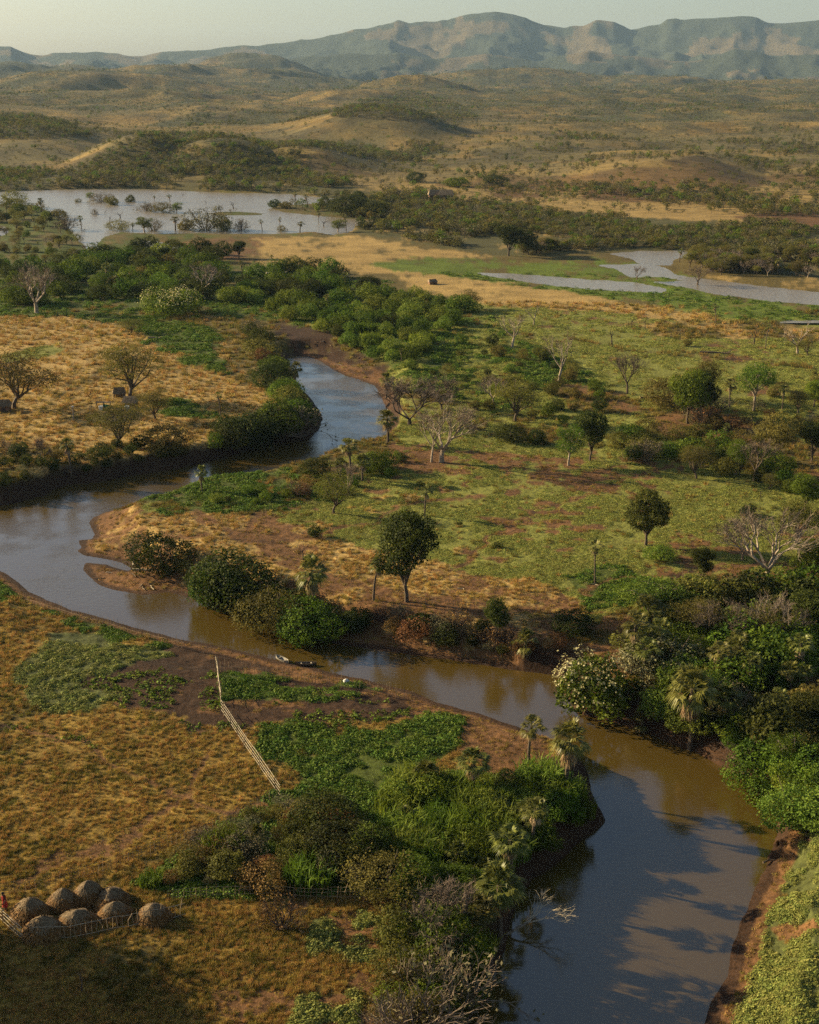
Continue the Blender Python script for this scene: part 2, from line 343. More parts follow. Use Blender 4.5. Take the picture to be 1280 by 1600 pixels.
def groundmat():
    m, t, p, out = newmat('ground'); L = t.links.new
    at = N(t, 'ShaderNodeAttribute', attribute_name='cover'); tc = N(t, 'ShaderNodeTexCoord'); P = tc.outputs['Object']
    n1 = N(t, 'ShaderNodeTexNoise', Scale=1.7, Detail=6.0, Roughness=0.72); L(P, n1.inputs['Vector'])
    n2 = N(t, 'ShaderNodeTexNoise', Scale=0.11, Detail=5.0, Roughness=0.65); L(P, n2.inputs['Vector'])
    n3 = N(t, 'ShaderNodeTexNoise', Scale=0.012, Detail=8.0, Roughness=0.7); L(P, n3.inputs['Vector'])
    def rng_(nd, a, b, lo, hi):
        r = N(t, 'ShaderNodeMapRange'); r.inputs[1].default_value = a; r.inputs[2].default_value = b; r.inputs[3].default_value = lo; r.inputs[4].default_value = hi
        L(nd.outputs['Fac'], r.inputs[0]); return r
    a = rng_(n1, .32, .68, .5, 1.5); b = rng_(n2, .3, .7, .72, 1.28); c = rng_(n3, .3, .7, .8, 1.2)
    m1 = N(t, 'ShaderNodeMath', operation='MULTIPLY'); L(a.outputs[0], m1.inputs[0]); L(b.outputs[0], m1.inputs[1])
    m2 = N(t, 'ShaderNodeMath', operation='MULTIPLY'); L(m1.outputs[0], m2.inputs[0]); L(c.outputs[0], m2.inputs[1])
    vm = N(t, 'ShaderNodeVectorMath', operation='SCALE'); L(at.outputs['Color'], vm.inputs[0]); L(m2.outputs[0], vm.inputs['Scale'])
    L(vm.outputs[0], p.inputs['Base Color']); p.inputs['Roughness'].default_value = 0.95; p.inputs['Specular IOR Level'].default_value = 0.12
    b1 = N(t, 'ShaderNodeBump'); b1.inputs['Strength'].default_value = 0.7; b1.inputs['Distance'].default_value = 0.25; L(n1.outputs['Fac'], b1.inputs['Height'])
    b2 = N(t, 'ShaderNodeBump'); b2.inputs['Strength'].default_value = 0.8; b2.inputs['Distance'].default_value = 26.0
    n4 = N(t, 'ShaderNodeTexNoise', Scale=0.05, Detail=7.0, Roughness=0.75); L(P, n4.inputs['Vector'])
    fd = N(t, 'ShaderNodeAttribute', attribute_name='farness'); m3 = N(t, 'ShaderNodeMath', operation='MULTIPLY'); L(fd.outputs['Fac'], m3.inputs[0]); L(n4.outputs['Fac'], m3.inputs[1])
    L(m3.outputs[0], b2.inputs['Height']); L(b1.outputs[0], b2.inputs['Normal']); L(b2.outputs[0], p.inputs['Normal'])
    return m
M['ground'] = groundmat()
def watermat(name, col, rough, sx, strength, dist=0.03, calm=None):
    m, t, p, out = newmat(name); L = t.links.new; tc = N(t, 'ShaderNodeTexCoord'); mp = N(t, 'ShaderNodeMapping'); mp.inputs['Scale'].default_value = sx
    L(tc.outputs['Object'], mp.inputs[0])
    nz = N(t, 'ShaderNodeTexNoise', Scale=1.0, Detail=4.0, Roughness=0.6); L(mp.outputs[0], nz.inputs['Vector'])
    n2 = N(t, 'ShaderNodeTexNoise', Scale=0.06, Detail=3.0); L(tc.outputs['Object'], n2.inputs['Vector'])
    b = N(t, 'ShaderNodeBump'); b.inputs['Strength'].default_value = strength; b.inputs['Distance'].default_value = dist; L(nz.outputs['Fac'], b.inputs['Height']); L(b.outputs[0], p.inputs['Normal'])
    if calm:
        sx_ = N(t, 'ShaderNodeSeparateXYZ'); L(tc.outputs['Object'], sx_.inputs[0]); mr = N(t, 'ShaderNodeMapRange'); mr.interpolation_type = 'SMOOTHSTEP'; mr.inputs[1].default_value = calm[0]; mr.inputs[2].default_value = calm[1]; mr.inputs[3].default_value = dist; mr.inputs[4].default_value = calm[2]
        ad = N(t, 'ShaderNodeMath', operation='MULTIPLY_ADD'); ad.inputs[1].default_value = 0.0; L(sx_.outputs['Y'], mr.inputs[0]); n5 = N(t, 'ShaderNodeTexNoise', Scale=0.16, Detail=3.0); L(tc.outputs['Object'], n5.inputs['Vector']); m5 = N(t, 'ShaderNodeMapRange'); m5.inputs[1].default_value = .4; m5.inputs[2].default_value = .6; m5.inputs[3].default_value = .35; m5.inputs[4].default_value = 1.6; L(n5.outputs['Fac'], m5.inputs[0]); mm = N(t, 'ShaderNodeMath', operation='MULTIPLY'); L(mr.outputs[0], mm.inputs[0]); L(m5.outputs[0], mm.inputs[1]); L(mm.outputs[0], b.inputs['Distance'])
    mx = N(t, 'ShaderNodeMix', data_type='RGBA'); mx.inputs[6].default_value = (*col, 1); mx.inputs[7].default_value = (*[c * 1.35 for c in col], 1); L(n2.outputs['Fac'], mx.inputs[0]); L(mx.outputs[2], p.inputs['Base Color'])
    p.inputs['Roughness'].default_value = rough; p.inputs['IOR'].default_value = 2.0; p.inputs['Specular IOR Level'].default_value = 0.5
    return m
M['river'] = watermat('river_water', (0.060, 0.038, 0.008), 0.06, (1.3, 3.4, 1), 0.6, 0.02, (145, 178, 0.08))
M['lake'] = watermat('lake_water', (0.19, 0.155, 0.105), 0.2, (.5, 1.1, 1), 1.0, 0.3)

# ------------------------------------------------------------------ what covers the ground where
O_, G_, M_, L_, R_, D_, P_, N_, U_, V_ = range(10)     # scrub, gold grass, green mat, lush, red soil, wet mud, pale crop, near brown field, hill wood
COL = np.array([(0.125, 0.090, 0.028), (0.39, 0.250, 0.090), (0.205, 0.200, 0.044), (0.075, 0.092, 0.016), (0.160, 0.078, 0.034), (0.055, 0.028, 0.016),
                (0.085, 0.090, 0.028), (0.240, 0.148, 0.034), (0.090, 0.080, 0.030), (0.115, 0.150, 0.018)]) * np.array([.86, .87, .80])
COVER = [  # (type, polygon in photo px, share of the ground that shows another type, that other type)
 (M_, [(560,470),(760,470),(1500,505),(1500,1010),(960,1010),(880,960),(700,900),(560,880),(420,860),(300,830),(200,800),(300,765),(480,735),(620,700),(600,600),(560,560)], .12, R_),
 (G_, [(-300,495),(60,488),(150,498),(260,520),(330,575),(400,600),(430,620),(430,660),(330,690),(300,730),(130,755),(0,790),(-300,860)], .12, O_),
 (O_, [(-300,690),(0,690),(60,700),(200,690),(340,700),(320,730),(130,760),(0,790),(-300,860)], .45, G_),
 (M_, [(0,560),(40,545),(90,538),(95,548),(60,560),(0,572)], .1, G_),
 (L_, [(100,490),(220,495),(330,510),(380,530),(350,560),(385,578),(340,582),(300,570),(250,545),(200,510)], .1, O_),
 (O_, [(330,540),(430,500),(470,560),(440,620),(400,600),(370,580)], .3, G_),
 (L_, [(250,625),(320,630),(345,650),(300,652),(250,642)], .1, G_),
 (O_, [(0,300),(400,296),(560,310),(640,300),(640,340),(540,350),(0,420)], .3, L_),
 (L_, [(-300,330),(60,320),(200,370),(420,400),(600,440),(600,480),(420,500),(200,490),(-300,500)], .3, O_),
 (R_, [(240,365),(330,362),(440,372),(460,395),(400,412),(300,395),(255,392)], .4, O_),
 (O_, [(170,362),(290,362),(400,364),(560,366),(560,374),(400,370),(280,378),(180,376)], .4, L_),
 (U_, [(120,264),(165,236),(235,220),(300,232),(365,226),(440,250),(520,288),(450,284),(300,272)], .05, R_),  # wooded bluffs; the dark cover also carries their shaded front
 (U_, [(-60,190),(20,176),(100,196),(150,212),(60,214),(-60,214)], .05, O_),  # dark wood tone stands in for shade on the far left hill
 (U_, [(520,182),(560,160),(640,143),(720,165),(750,184),(640,186)], .05, O_),  # shade of the steep middle hill put into a dark wood tone
 (U_, [(530,350),(560,318),(640,300),(760,318),(900,335),(1100,345),(1300,360),(1300,440),(1130,424),(1075,402),(1010,390),(900,394),(800,402),(700,388),(620,374),(570,366)], .15, G_),
 (U_, [(-40,255),(130,262),(270,262),(330,262),(450,280),(560,290),(620,300),(560,310),(450,302),(340,298),(200,294),(-40,297)], .1, G_),
 (G_, [(400,372),(560,368),(640,385),(780,402),(700,402),(600,405),(640,430),(560,425),(400,410)], .12, O_),
 (V_, [(575,412),(640,405),(740,402),(850,412),(930,398),(1000,412),(1100,440),(1500,495),(1500,510),(1280,503),(1140,498),(1040,478),(900,458),(760,442),(640,428)], .28, O_),
 (O_, [(1130,455),(1300,470),(1500,480),(1500,440),(1280,440),(1100,430)], .3, G_),
 (G_, [(600,420),(680,428),(760,438),(900,457),(1050,484),(1150,502),(1060,503),(940,488),(760,478),(640,450)], .14, O_),
 (O_, [(1000,505),(1150,502),(1500,510),(1500,545),(1200,530),(1040,528)], .35, G_),
 (R_, [(1080,540),(1150,538),(1140,552),(1090,552)], .3, M_),
 (L_, [(400,470),(560,452),(700,468),(760,495),(820,540),(900,575),(960,620),(900,650),(760,640),(640,600),(560,555),(480,520)], .32, M_),
 (O_, [(860,600),(960,610),(1010,640),(960,660),(880,650)], .4, R_),
 (O_, [(620,600),(760,640),(900,650),(1000,660),(1000,700),(860,700),(720,680),(620,660)], .5, M_),
 (M_, [(740,575),(800,580),(900,640),(1000,655),(1100,700),(1240,768),(1180,775),(1060,720),(940,680),(860,650),(780,610)], .1, O_),
 (D_, [(425,500),(500,515),(560,540),(605,565),(612,600),(585,604),(540,590),(500,566),(450,556)], .35, O_),
 (R_, [(510,565),(560,570),(606,585),(600,612),(560,596),(520,580)], .2, D_),
 (R_, [(600,690),(760,705),(900,715),(1000,730),(1010,760),(960,775),(860,758),(740,740),(620,740)], .35, M_),
 (R_, [(1000,640),(1150,650),(1280,700),(1500,730),(1500,760),(1240,760),(1160,735),(1060,700)], .4, O_),
 (R_, [(1040,840),(1150,845),(1290,890),(1290,930),(1180,935),(1100,925),(1060,895)], .25, M_),
 (R_, [(740,810),(800,812),(870,825),(930,845),(900,850),(820,838)], .3, M_),
 (R_, [(400,900),(560,880),(700,930),(860,962),(960,975),(970,1010),(900,1060),(500,1010),(380,960)], .3, G_),
 (R_, [(140,800),(230,800),(330,800),(430,840),(560,880),(600,920),(400,950),(230,940),(120,900),(110,850)], .35, G_),
 (G_, [(320,800),(420,800),(560,850),(700,880),(860,915),(950,960),(860,960),(700,935),(560,905),(420,880)], .35, R_),
 (M_, [(520,790),(640,770),(700,800),(720,860),(620,860),(540,840),(480,830)], .25, G_),
 (L_, [(190,790),(300,755),(480,730),(560,735),(520,780),(420,800),(320,800),(250,805)], .22, O_),
 (L_, [(880,900),(960,880),(1060,920),(1040,960),(960,950),(920,950)], .2, M_),
 (O_, [(860,1000),(960,960),(1100,930),(1500,930),(1500,1330),(1220,1290),(1180,1240),(1080,1180),(900,1120)], .4, R_),
 (N_, [(-600,880),(0,880),(60,925),(280,990),(640,1075),(720,1105),(880,1160),(950,1290),(800,1430),(700,1800),(-900,2600),(-900,900)], .10, O_),
 (L_, [(-40,890),(30,905),(110,942),(270,985),(285,1005),(230,1022),(130,985),(60,955),(-40,930)], .45, N_),
 (D_, [(180,1030),(280,1005),(400,1030),(560,1066),(650,1090),(700,1112),(600,1125),(500,1135),(400,1118),(345,1140),(280,1125),(190,1105),(150,1085),(100,1068)], .12, R_),
 (R_, [(640,1085),(720,1105),(850,1155),(870,1200),(840,1230),(760,1210),(700,1160)], .15, D_),
 (P_, [(70,985),(130,983),(190,1008),(262,1010),(275,1022),(200,1042),(165,1062),(112,1064),(135,1078),(196,1092),(150,1110),(60,1102),(25,1075),(20,1042),(60,1025),(80,1005)], .04, D_),
 (L_, [(345,1050),(420,1058),(480,1065),(560,1066),(600,1080),(520,1092),(430,1087),(350,1085)], .08, D_),
 (L_, [(400,1122),(500,1132),(600,1140),(690,1112),(728,1120),(722,1168),(640,1205),(630,1290),(700,1400),(540,1400),(480,1240),(440,1200),(405,1160)], .06, O_),
 (O_, [(200,1380),(330,1290),(440,1240),(520,1250),(640,1350),(640,1400),(400,1410),(260,1400)], .5, L_),
 (R_, [(440,1410),(640,1400),(720,1440),(700,1640),(400,1640),(330,1560),(440,1500)], .4, N_),
 (P_, [(478,1442),(560,1430),(640,1452),(650,1480),(560,1502),(480,1492),(468,1470)], .05, R_),
 (P_, [(465,1562),(550,1558),(565,1610),(455,1612)], .12, R_),
 (L_, [(610,1230),(700,1215),(820,1215),(900,1200),(930,1260),(840,1370),(800,1440),(720,1500),(640,1400),(620,1300)], .2, O_),
 (O_, [(640,1420),(800,1420),(790,1500),(720,1700),(600,1700),(620,1500)], .4, R_),
 (R_, [(1235,1285),(1260,1290),(1215,1370),(1185,1450),(1150,1560),(1120,1660),(1060,1660),(1120,1560),(1180,1400),(1205,1300)], .1, D_),
 (P_, [(1245,1296),(1500,1270),(1500,1900),(1120,1800),(1150,1580),(1190,1460),(1215,1400)], .10, N_),
 (R_, [(1205,1450),(1240,1440),(1300,1450),(1300,1458),(1215,1468)], .1, D_),
]
def trail(pts, hw):
    L = [(x, y - hw) for x, y in pts]; return L + [(x + hw, y + hw) for x, y in pts[::-1]]
for pts, hw, t_ in (([(0,1135),(90,1150),(180,1190),(260,1240),(340,1268),(420,1262)], 5, R_), ([(20,1380),(120,1330),(210,1300),(300,1240),(330,1180)], 5, R_), ([(690,905),(760,840),(860,790),(950,765),(1060,720),(1120,690)], 3, R_),
                   ([(60,640),(120,600),(220,560),(330,600),(400,650)], 2.5, O_), ([(900,930),(1000,900),(1100,890),(1230,880)], 4, R_), ([(640,470),(800,520),(960,545),(1150,560),(1280,575)], 1.6, O_), ([(300,830),(420,850),(560,820),(640,790),(760,770)], 3, R_)):
    COVER.append((t_, trail(pts, hw), .1, D_))
COVER_W = []
for ty, poly, mix, other in COVER:
    w = [gp(a, b)[:2] for a, b in poly]
    COVER_W.append((ty, w, mix, other))
def cover(x, y):
    r = np.hypot(x, y); s = np.clip(r / 110, 0.8, 6)
    wx = x + s * 2.6 * (fbm(x, y, 5, 3, 101) - .5) + s * 0.9 * (fbm(x, y, 1.1, 2, 103) - .5); wy = y + s * 4.0 * (fbm(x, y, 5, 3, 102) - .5) + s * 1.2 * (fbm(x, y, 1.1, 2, 104) - .5)
    ty = np.zeros(x.shape, np.int8)
    n1 = fbm(x, y, 2.2, 4, 111); n2 = fbm(x, y * 0.55, 9.0, 4, 117); nn = 0.5 * n1 + 0.5 * n2
    far = r > 560
    if far.any():
        fa = fbm(x[far], y[far] * 0.6, 130, 5, 130) ; fb = fbm(x[far], y[far], 420, 4, 140)
        px = CX + F * np.tan(np.arctan2(x[far], y[far])) * 1.07
        woody = fa * 0.6 + fb * 0.4 + smooth(900, 2600, r[far]) * 0.16 - smooth(500, 900, px) * 0.07 * (r[far] < 1900) - 0.06
        ty[far] = np.where(woody > 0.49, U_, np.where(fbm(x[far], y[far], 60, 3, 150) > 0.60, R_, G_))
        mt = (r[far] > 4600)
        rr = fbm(x[far], y[far] * .6, 330, 5, 160)
        t2 = ty[far]; t2[mt] = np.where(rr[mt] > 0.575, G_, U_); ty[far] = t2
    for t, w, mix, other in COVER_W:
        m = inside(wx, wy, w)
        if m.any(): ty[m] = np.where(nn[m] < 0.30 + 0.36 * mix ** 0.8 * 1.0, other, t) if mix else t
    s = GR.get(x, y)
    wd = bankw(x, y) * 0.8
    ty = np.where((s < np.minimum(wd, np.where(wd > 3.2, 2.1, 4))) & (s > -50) & (s < 50), np.where((wd < 3.2) | (s < 1.0), D_, R_), ty)
    return ty

# ------------------------------------------------------------------ terrain: one sheet, cut in ground / hills / mountains
rr = [dist_row(y) for y in np.arange(1900, 338, -2.0)]
while rr[-1] < 13500: rr.append(rr[-1] * 1.0085 if rr[-1] < 4000 else rr[-1] * 1.009)
rr = np.array([4.0, 12, 22, 30] + [v for v in rr if v > 32])
dense = np.radians(np.linspace(-22.5, 22.5, 660)); side = np.radians(22.5 + np.cumsum(np.linspace(0.35, 9.8, 31))); side = side[side < math.pi - 0.02]
th = np.concatenate([-side[::-1], dense, side])
RR, TH = np.meshgrid(rr, th, indexing='ij')
GX, GY = RR * np.sin(TH), RR * np.cos(TH)
shp = GX.shape
gx, gy = GX.ravel(), GY.ravel()
gz = height(gx, gy)
ty = cover(gx, gy)
col = COL[ty]
jit = fbm(gx, gy, 0.8, 2, 210)[:, None] * np.clip(1 - np.hypot(gx, gy) / 500, 0, 1)[:, None]
col = col * (0.85 + 0.3 * jit)
# soften cover borders a little (one blur pass along both grid directions)
cg = col.reshape(shp + (3,))
cb = cg.copy(); cb[1:-1, 1:-1] = 0.4 * cg[1:-1, 1:-1] + 0.15 * (cg[:-2, 1:-1] + cg[2:, 1:-1] + cg[1:-1, :-2] + cg[1:-1, 2:])
col = cb.reshape(-1, 3)
# far wood and mountain colour
rfar = np.hypot(gx, gy)
mt = smooth(4200, 5600, rfar)[:, None]
mcol = np.where((ty == G_)[:, None], np.array([[0.120, 0.090, 0.050]]), np.array([[0.045, 0.052, 0.034]]))
col = col * (1 - mt) + mcol * mt
fm = (smooth(560, 1000, rfar) * (1 - smooth(4200, 5600, rfar)))[:, None]; q = (0.5 * fbm(gx, gy * .6, 45, 4, 501) + .3 * fbm(gx, gy * .5, 14, 2, 502) + .2 * fbm(gx, gy, 200, 2, 503))[:, None]
scrub = np.array([[0.160, 0.106, 0.028]]) * (1 - smooth(.36, .56, q)) + np.array([[0.060, 0.056, 0.022]]) * smooth(.36, .56, q)
col = col * (1 - .8 * fm) + scrub * .8 * fm
nr, nc = shp
idx = np.arange(nr * nc).reshape(nr, nc)
def sheet(name, r0, r1, label):
    a = int(np.searchsorted(rr, r0)); b = int(np.searchsorted(rr, r1)) if r1 < 1e9 else nr - 1
    sub = idx[a:b + 1]; nn_ = sub.size; lid = np.arange(nn_).reshape(sub.shape)
    q = np.stack([lid[:-1, :-1], lid[:-1, 1:], lid[1:, 1:], lid[1:, :-1]], -1).reshape(-1, 4)
    q = np.concatenate([q, np.stack([lid[:-1, -1], lid[:-1, 0], lid[1:, 0], lid[1:, -1]], -1).reshape(-1, 4)])[:, ::-1]
    f = sub.ravel(); V = np.stack([gx[f], gy[f], gz[f]], 1)
    me = fast_mesh(name, V, q, M['ground'])
    ca = me.color_attributes.new('cover', 'FLOAT_COLOR', 'POINT')
    ca.data.foreach_set('color', np.concatenate([col[f], np.ones((len(f), 1))], 1).astype(np.float32).ravel())
    fa = me.attributes.new('farness', 'FLOAT', 'POINT'); fa.data.foreach_set('value', smooth(700, 4000, rfar[f]).astype(np.float32))
    o = link(name, me); tag(o, label, kind='structure'); return o
sheet('ground', 0, 640, None); sheet('hills', 640, 4600, None); sheet('mountains', 4600, 1e10, None)
me = bpy.data.meshes.new('ground_below'); 
# water
def quad(name, x0, x1, y0, y1, z, mat):
    b = MB(); b.add([(x0, y0, z), (x1, y0, z), (x1, y1, z), (x0, y1, z)], [(0, 1, 2, 3)]); o = link(name, b.mesh(name, mat)); return tag(o, kind='structure')
quad('river_water', -155, 145, 31, 335, ZW, M['river'])
quad('lake_water', -480, 400, 345, 900, ZL, M['lake'])

# ------------------------------------------------------------------ plant shapes (each built once, then copied object by object)
def rdir(r):
    v = r.normal(size=3); return v / np.linalg.norm(v)
def branch(mb, p, d, L, rad, depth, r, tips, spread=0.6, kids=(2, 4), k=4, up=0.15, shrink=0.72, bend=0.25, twig=None):
    """one limb as a bent tapering tube, then its children"""
    p = np.asarray(p, float); pts = [p]; n = 3
    for i in range(n):
        d = d + bend * 0.5 * rdir(r) + np.array((0, 0, up * 0.3)); d = d / np.linalg.norm(d)
        pts.append(pts[-1] + d * L / n)
    mb.tube(pts, [rad * (1 - 0.30 * i / n) for i in range(n + 1)], k, cap=False)
    tips.append((pts[-1], d))
    if depth <= 0: return
    for _ in range(int(r.integers(kids[0], kids[1] + 1))):
        a = rdir(r); a = a - d * (a @ d); a /= np.linalg.norm(a) + 1e-9
        nd = d * math.cos(spread) + a * math.sin(spread * r.uniform(0.7, 1.25)); nd[2] += up; nd /= np.linalg.norm(nd)
        st = pts[-1] if r.random() < 0.7 else pts[-2]
        branch(mb, st, nd, L * shrink * r.uniform(0.75, 1.15), rad * 0.62, depth - 1, r, tips, spread, kids, 3 if depth < 4 else k, up, shrink, bend)
def lobe_points(r, lobes, n, shell=0.75, floor=None):
    """points near the surface of a set of crown lobes, with their outward directions"""
    vol = np.array([l[1][0] * l[1][1] + l[1][0] * l[1][2] for l in lobes]); pick = r.choice(len(lobes), n, p=vol / vol.sum())
    c = np.array([l[0] for l in lobes])[pick]; R = np.array([l[1] for l in lobes])[pick]
    d = r.normal(size=(n, 3)); d /= np.linalg.norm(d, axis=1)[:, None]
    q = shell + (1 - shell) * 1.2 * r.random(n) - 0.25 * r.random(n) ** 3
    lump = vnoise(d[:, 0] * 2.6 + pick * 3.1, d[:, 1] * 2.6 + d[:, 2] * 2.2, 15); q = q * (0.72 + 0.62 * lump) * np.where(r.random(n) < .05, r.uniform(1.05, 1.35, n), 1)
    p = c + d * R * q[:, None]
    keep = np.ones(n, bool)
    for i, l in enumerate(lobes):                                  # drop what lies deep in another lobe
        e = (((p - l[0]) / np.array(l[1])) ** 2).sum(1); keep &= ~((e < 0.35) & (pick != i))
    g = vnoise(p[:, 0] * 2.1 + p[:, 2] * 1.7, p[:, 1] * 2.1 - p[:, 2] * 1.3, 5); keep &= g > 0.22
    if floor is not None: keep &= p[:, 2] > floor
    return p[keep], d[keep]
def proto_tree(seed, Hh=8.0, crown=3.2, trunk_h=0.28, lobes=9, leaf=0.34, n=4200, mat='dark', bark='bark', flat=0.75, open_=False, lean=0.0):
    leaf *= .66; n = int(n * (2.6 if open_ else 2.1))
    r = np.random.default_rng(seed); tb = MB(); cb = MB(); tips = []
    zt = Hh * trunk_h; top = np.array([lean, 0.2 * r.normal(), zt])
    tb.tube([(0, 0, -0.4), (0.05, 0, zt * 0.4), top], [0.24, 0.19, 0.16], 7, cap=False)
    LB = []; cz = zt + (Hh - zt) * 0.52
    for i in range(lobes):
        a = 2 * math.pi * (i + r.random()) / lobes; q = crown * (0.30 + 0.38 * r.random()); zz = cz + (Hh - zt) * 0.30 * r.uniform(-0.8, 1.0)
        if open_: zz = Hh * r.uniform(0.44, 0.82); q = crown * r.uniform(.15, .8)
        R = crown * r.uniform(0.36, 0.55); c = np.array([q * math.cos(a) + lean, q * math.sin(a), zz])
        LB.append((c, (R, R, R * flat)))
        tb.tube([top - (0, 0, 0.3), top * .7 + c * .3 + 0.3 * rdir(r), top * .35 + c * .65 + 0.35 * rdir(r), c], [0.12, 0.085, 0.06, 0.03], 4, cap=False)
        if open_:
            for _ in range(5):
                e = c + rdir(r) * R * (1, 1, flat); tb.tube([c, (c + e) / 2 + 0.1 * rdir(r), e], [0.035, 0.022, 0.012], 3, cap=False)
    if not open_: LB.append((np.array([lean, 0, Hh * 0.80]), (crown * 0.5, crown * 0.5, Hh * 0.19)))
    p, d = lobe_points(r, LB, n, 0.55 if open_ else 0.8)
    if open_: cb.leaves(p, leaf * 1.15, d, r, 0.5, 1.4)
    else: cb.leaves(p, leaf, d, r, 0.65, 0.9)
    return [('trunk', tb.mesh('trunk', M[bark])), ('crown', cb.mesh('crown', M[mat]))]
def proto_bush(seed, mat='green', lobes=7, n=1700, leaf=0.30, Hh=2.6, W=1.9, stems=False):
    leaf *= .62; n = int(n * 2.3)
    r = np.random.default_rng(seed); b = MB(); LB = []
    for i in range(lobes):
        a = 2 * math.pi * (i + r.random()) / lobes; q = W * r.uniform(0.25, 0.72); R = W * r.uniform(0.34, 0.55)
        LB.append((np.array([q * math.cos(a), q * math.sin(a), Hh * r.uniform(0.25, 0.62)]), (R, R, R * 0.85)))
    LB.append((np.array([0, 0, Hh * 0.62]), (W * 0.55, W * 0.55, Hh * 0.38)))
    p, d = lobe_points(r, LB, n, 0.8, floor=-0.1); b.leaves(p, leaf, d, r, 0.65, 0.9)
    parts = [('foliage', b.mesh('foliage', M[mat]))]
    if stems:
        s = MB()
        for _ in range(9):
            e = np.array([r.normal() * W * 0.5, r.normal() * W * 0.5, Hh * r.uniform(0.5, 1.0)]); s.tube([(0, 0, -0.2), e * 0.5 + 0.15 * rdir(r), e], [0.05, 0.035, 0.015], 4, cap=False)
        parts.append(('stem', s.mesh('stem', M['bark'])))
    return parts
def proto_flower(seed, Hh=3.6, W=2.7):
    r = np.random.default_rng(seed); parts = proto_bush(seed, 'green', 9, 3200, 0.34, Hh, W)
    LB = [(np.array([W * 0.45 * math.cos(a), W * 0.45 * math.sin(a), Hh * 0.55]), (W * 0.5, W * 0.5, Hh * 0.42)) for a in np.linspace(0, 6.28, 6)[:-1]]
    p, d = lobe_points(r, LB, 2200, 1.0, 0.5); k = (vnoise(p[:, 0] * 1.1, p[:, 1] * 1.1 + p[:, 2], 8) > 0.36) & (d[:, 2] > -0.3); f = MB()
    f.leaves(p[k] + d[k] * 0.12, 0.14, d[k], r, 0.8, 0.8)
    return parts + [('flowers', f.mesh('flowers', M['flower']))]
def proto_bare(seed, Hh=8.0, bark='palebark', twig='twig', depth=5, spread=0.55, trunk=0.3, lean=0.1, twigs=True, rad=0.26, kids=(2, 3), low=0.22, up=0.12):
    r = np.random.default_rng(seed); tb = MB(); br = MB(); tips = []
    pts = [(0, 0, -0.4), (lean * 0.3, 0, Hh * low * 0.5), (lean, 0.1, Hh * low)]; tb.tube(pts, [rad * 1.25, rad, rad * 0.85], 7, cap=False)
    for i in range(4):
        a = 2 * math.pi * (i + r.random() * 0.7) / 4; d = np.array([math.cos(a) * math.sin(spread * 1.2), math.sin(a) * math.sin(spread * 1.2), math.cos(spread * 1.2)])
        branch(br, pts[-1], d, Hh * 0.27, rad * 0.6, depth, r, tips, spread, kids, 4, up, 0.74, 0.3)
    parts = [('trunk', tb.mesh('trunk', M[bark])), ('branches', br.mesh('branches', M[bark] if not twigs else M[bark]))]
    if twigs:
        tw = MB(); T = np.array([t[0] for t in tips]); zc = T[:, 2] > Hh * 0.35; T = T[zc]
        n = min(1500, len(T) * 5); src = T[r.integers(0, len(T), n)]; d = r.normal(size=(n, 3)) * 0.6 + (src - [0, 0, Hh * 0.45]) / Hh * 2; d /= np.linalg.norm(d, axis=1)[:, None]
        L = r.uniform(0.3, 0.85, n)[:, None] * Hh / 8; e = src + d * L; s = np.cross(d, r.normal(size=(n, 3))); s /= np.linalg.norm(s, axis=1)[:, None]; s *= 0.014
        V = np.stack([src - s, src + s, e + s * .5, e - s * .5], 1).reshape(-1, 3); tw.add(V, [(4 * i, 4 * i + 1, 4 * i + 2, 4 * i + 3) for i in range(n)])
        parts.append(('twigs', tw.mesh('twigs', M[twig])))
    return parts
def fan(mb, base, d, pet, R, r, fold=0.25, segs=13, droop=0.25, span=2.2):
    """a petiole and a fan of pointed segments"""
    d = np.asarray(d, float); d /= np.linalg.norm(d); s = np.cross(d, (0, 0, 1.0)); s /= np.linalg.norm(s) + 1e-9; u = np.cross(s, d)
    c = np.asarray(base) + d * pet; w = 0.025
    mb.add([base - s * w, base + s * w, c + s * w, c - s * w], [(0, 1, 2, 3)])
    V = []; Fc = []; A = np.linspace(-span / 2, span / 2, segs)
    for i, a in enumerate(A):
        q = d * math.cos(a) + s * math.sin(a); q2 = -d * math.sin(a) + s * math.cos(a); LR = R * (0.72 + 0.28 * math.cos(a)) * r.uniform(0.85, 1.1)
        m = c + q * LR * 0.55 + u * 0.05 * R; t = c + q * LR + np.array((0, 0, -droop * R * r.uniform(0.3, 1.4))); ww = R * span / segs * 0.34
        k = len(V); V += [c, m - q2 * ww + u * fold * ww, t, m + q2 * ww - u * fold * ww]; Fc.append((k, k + 1, k + 2, k + 3))
    mb.add(V, Fc)
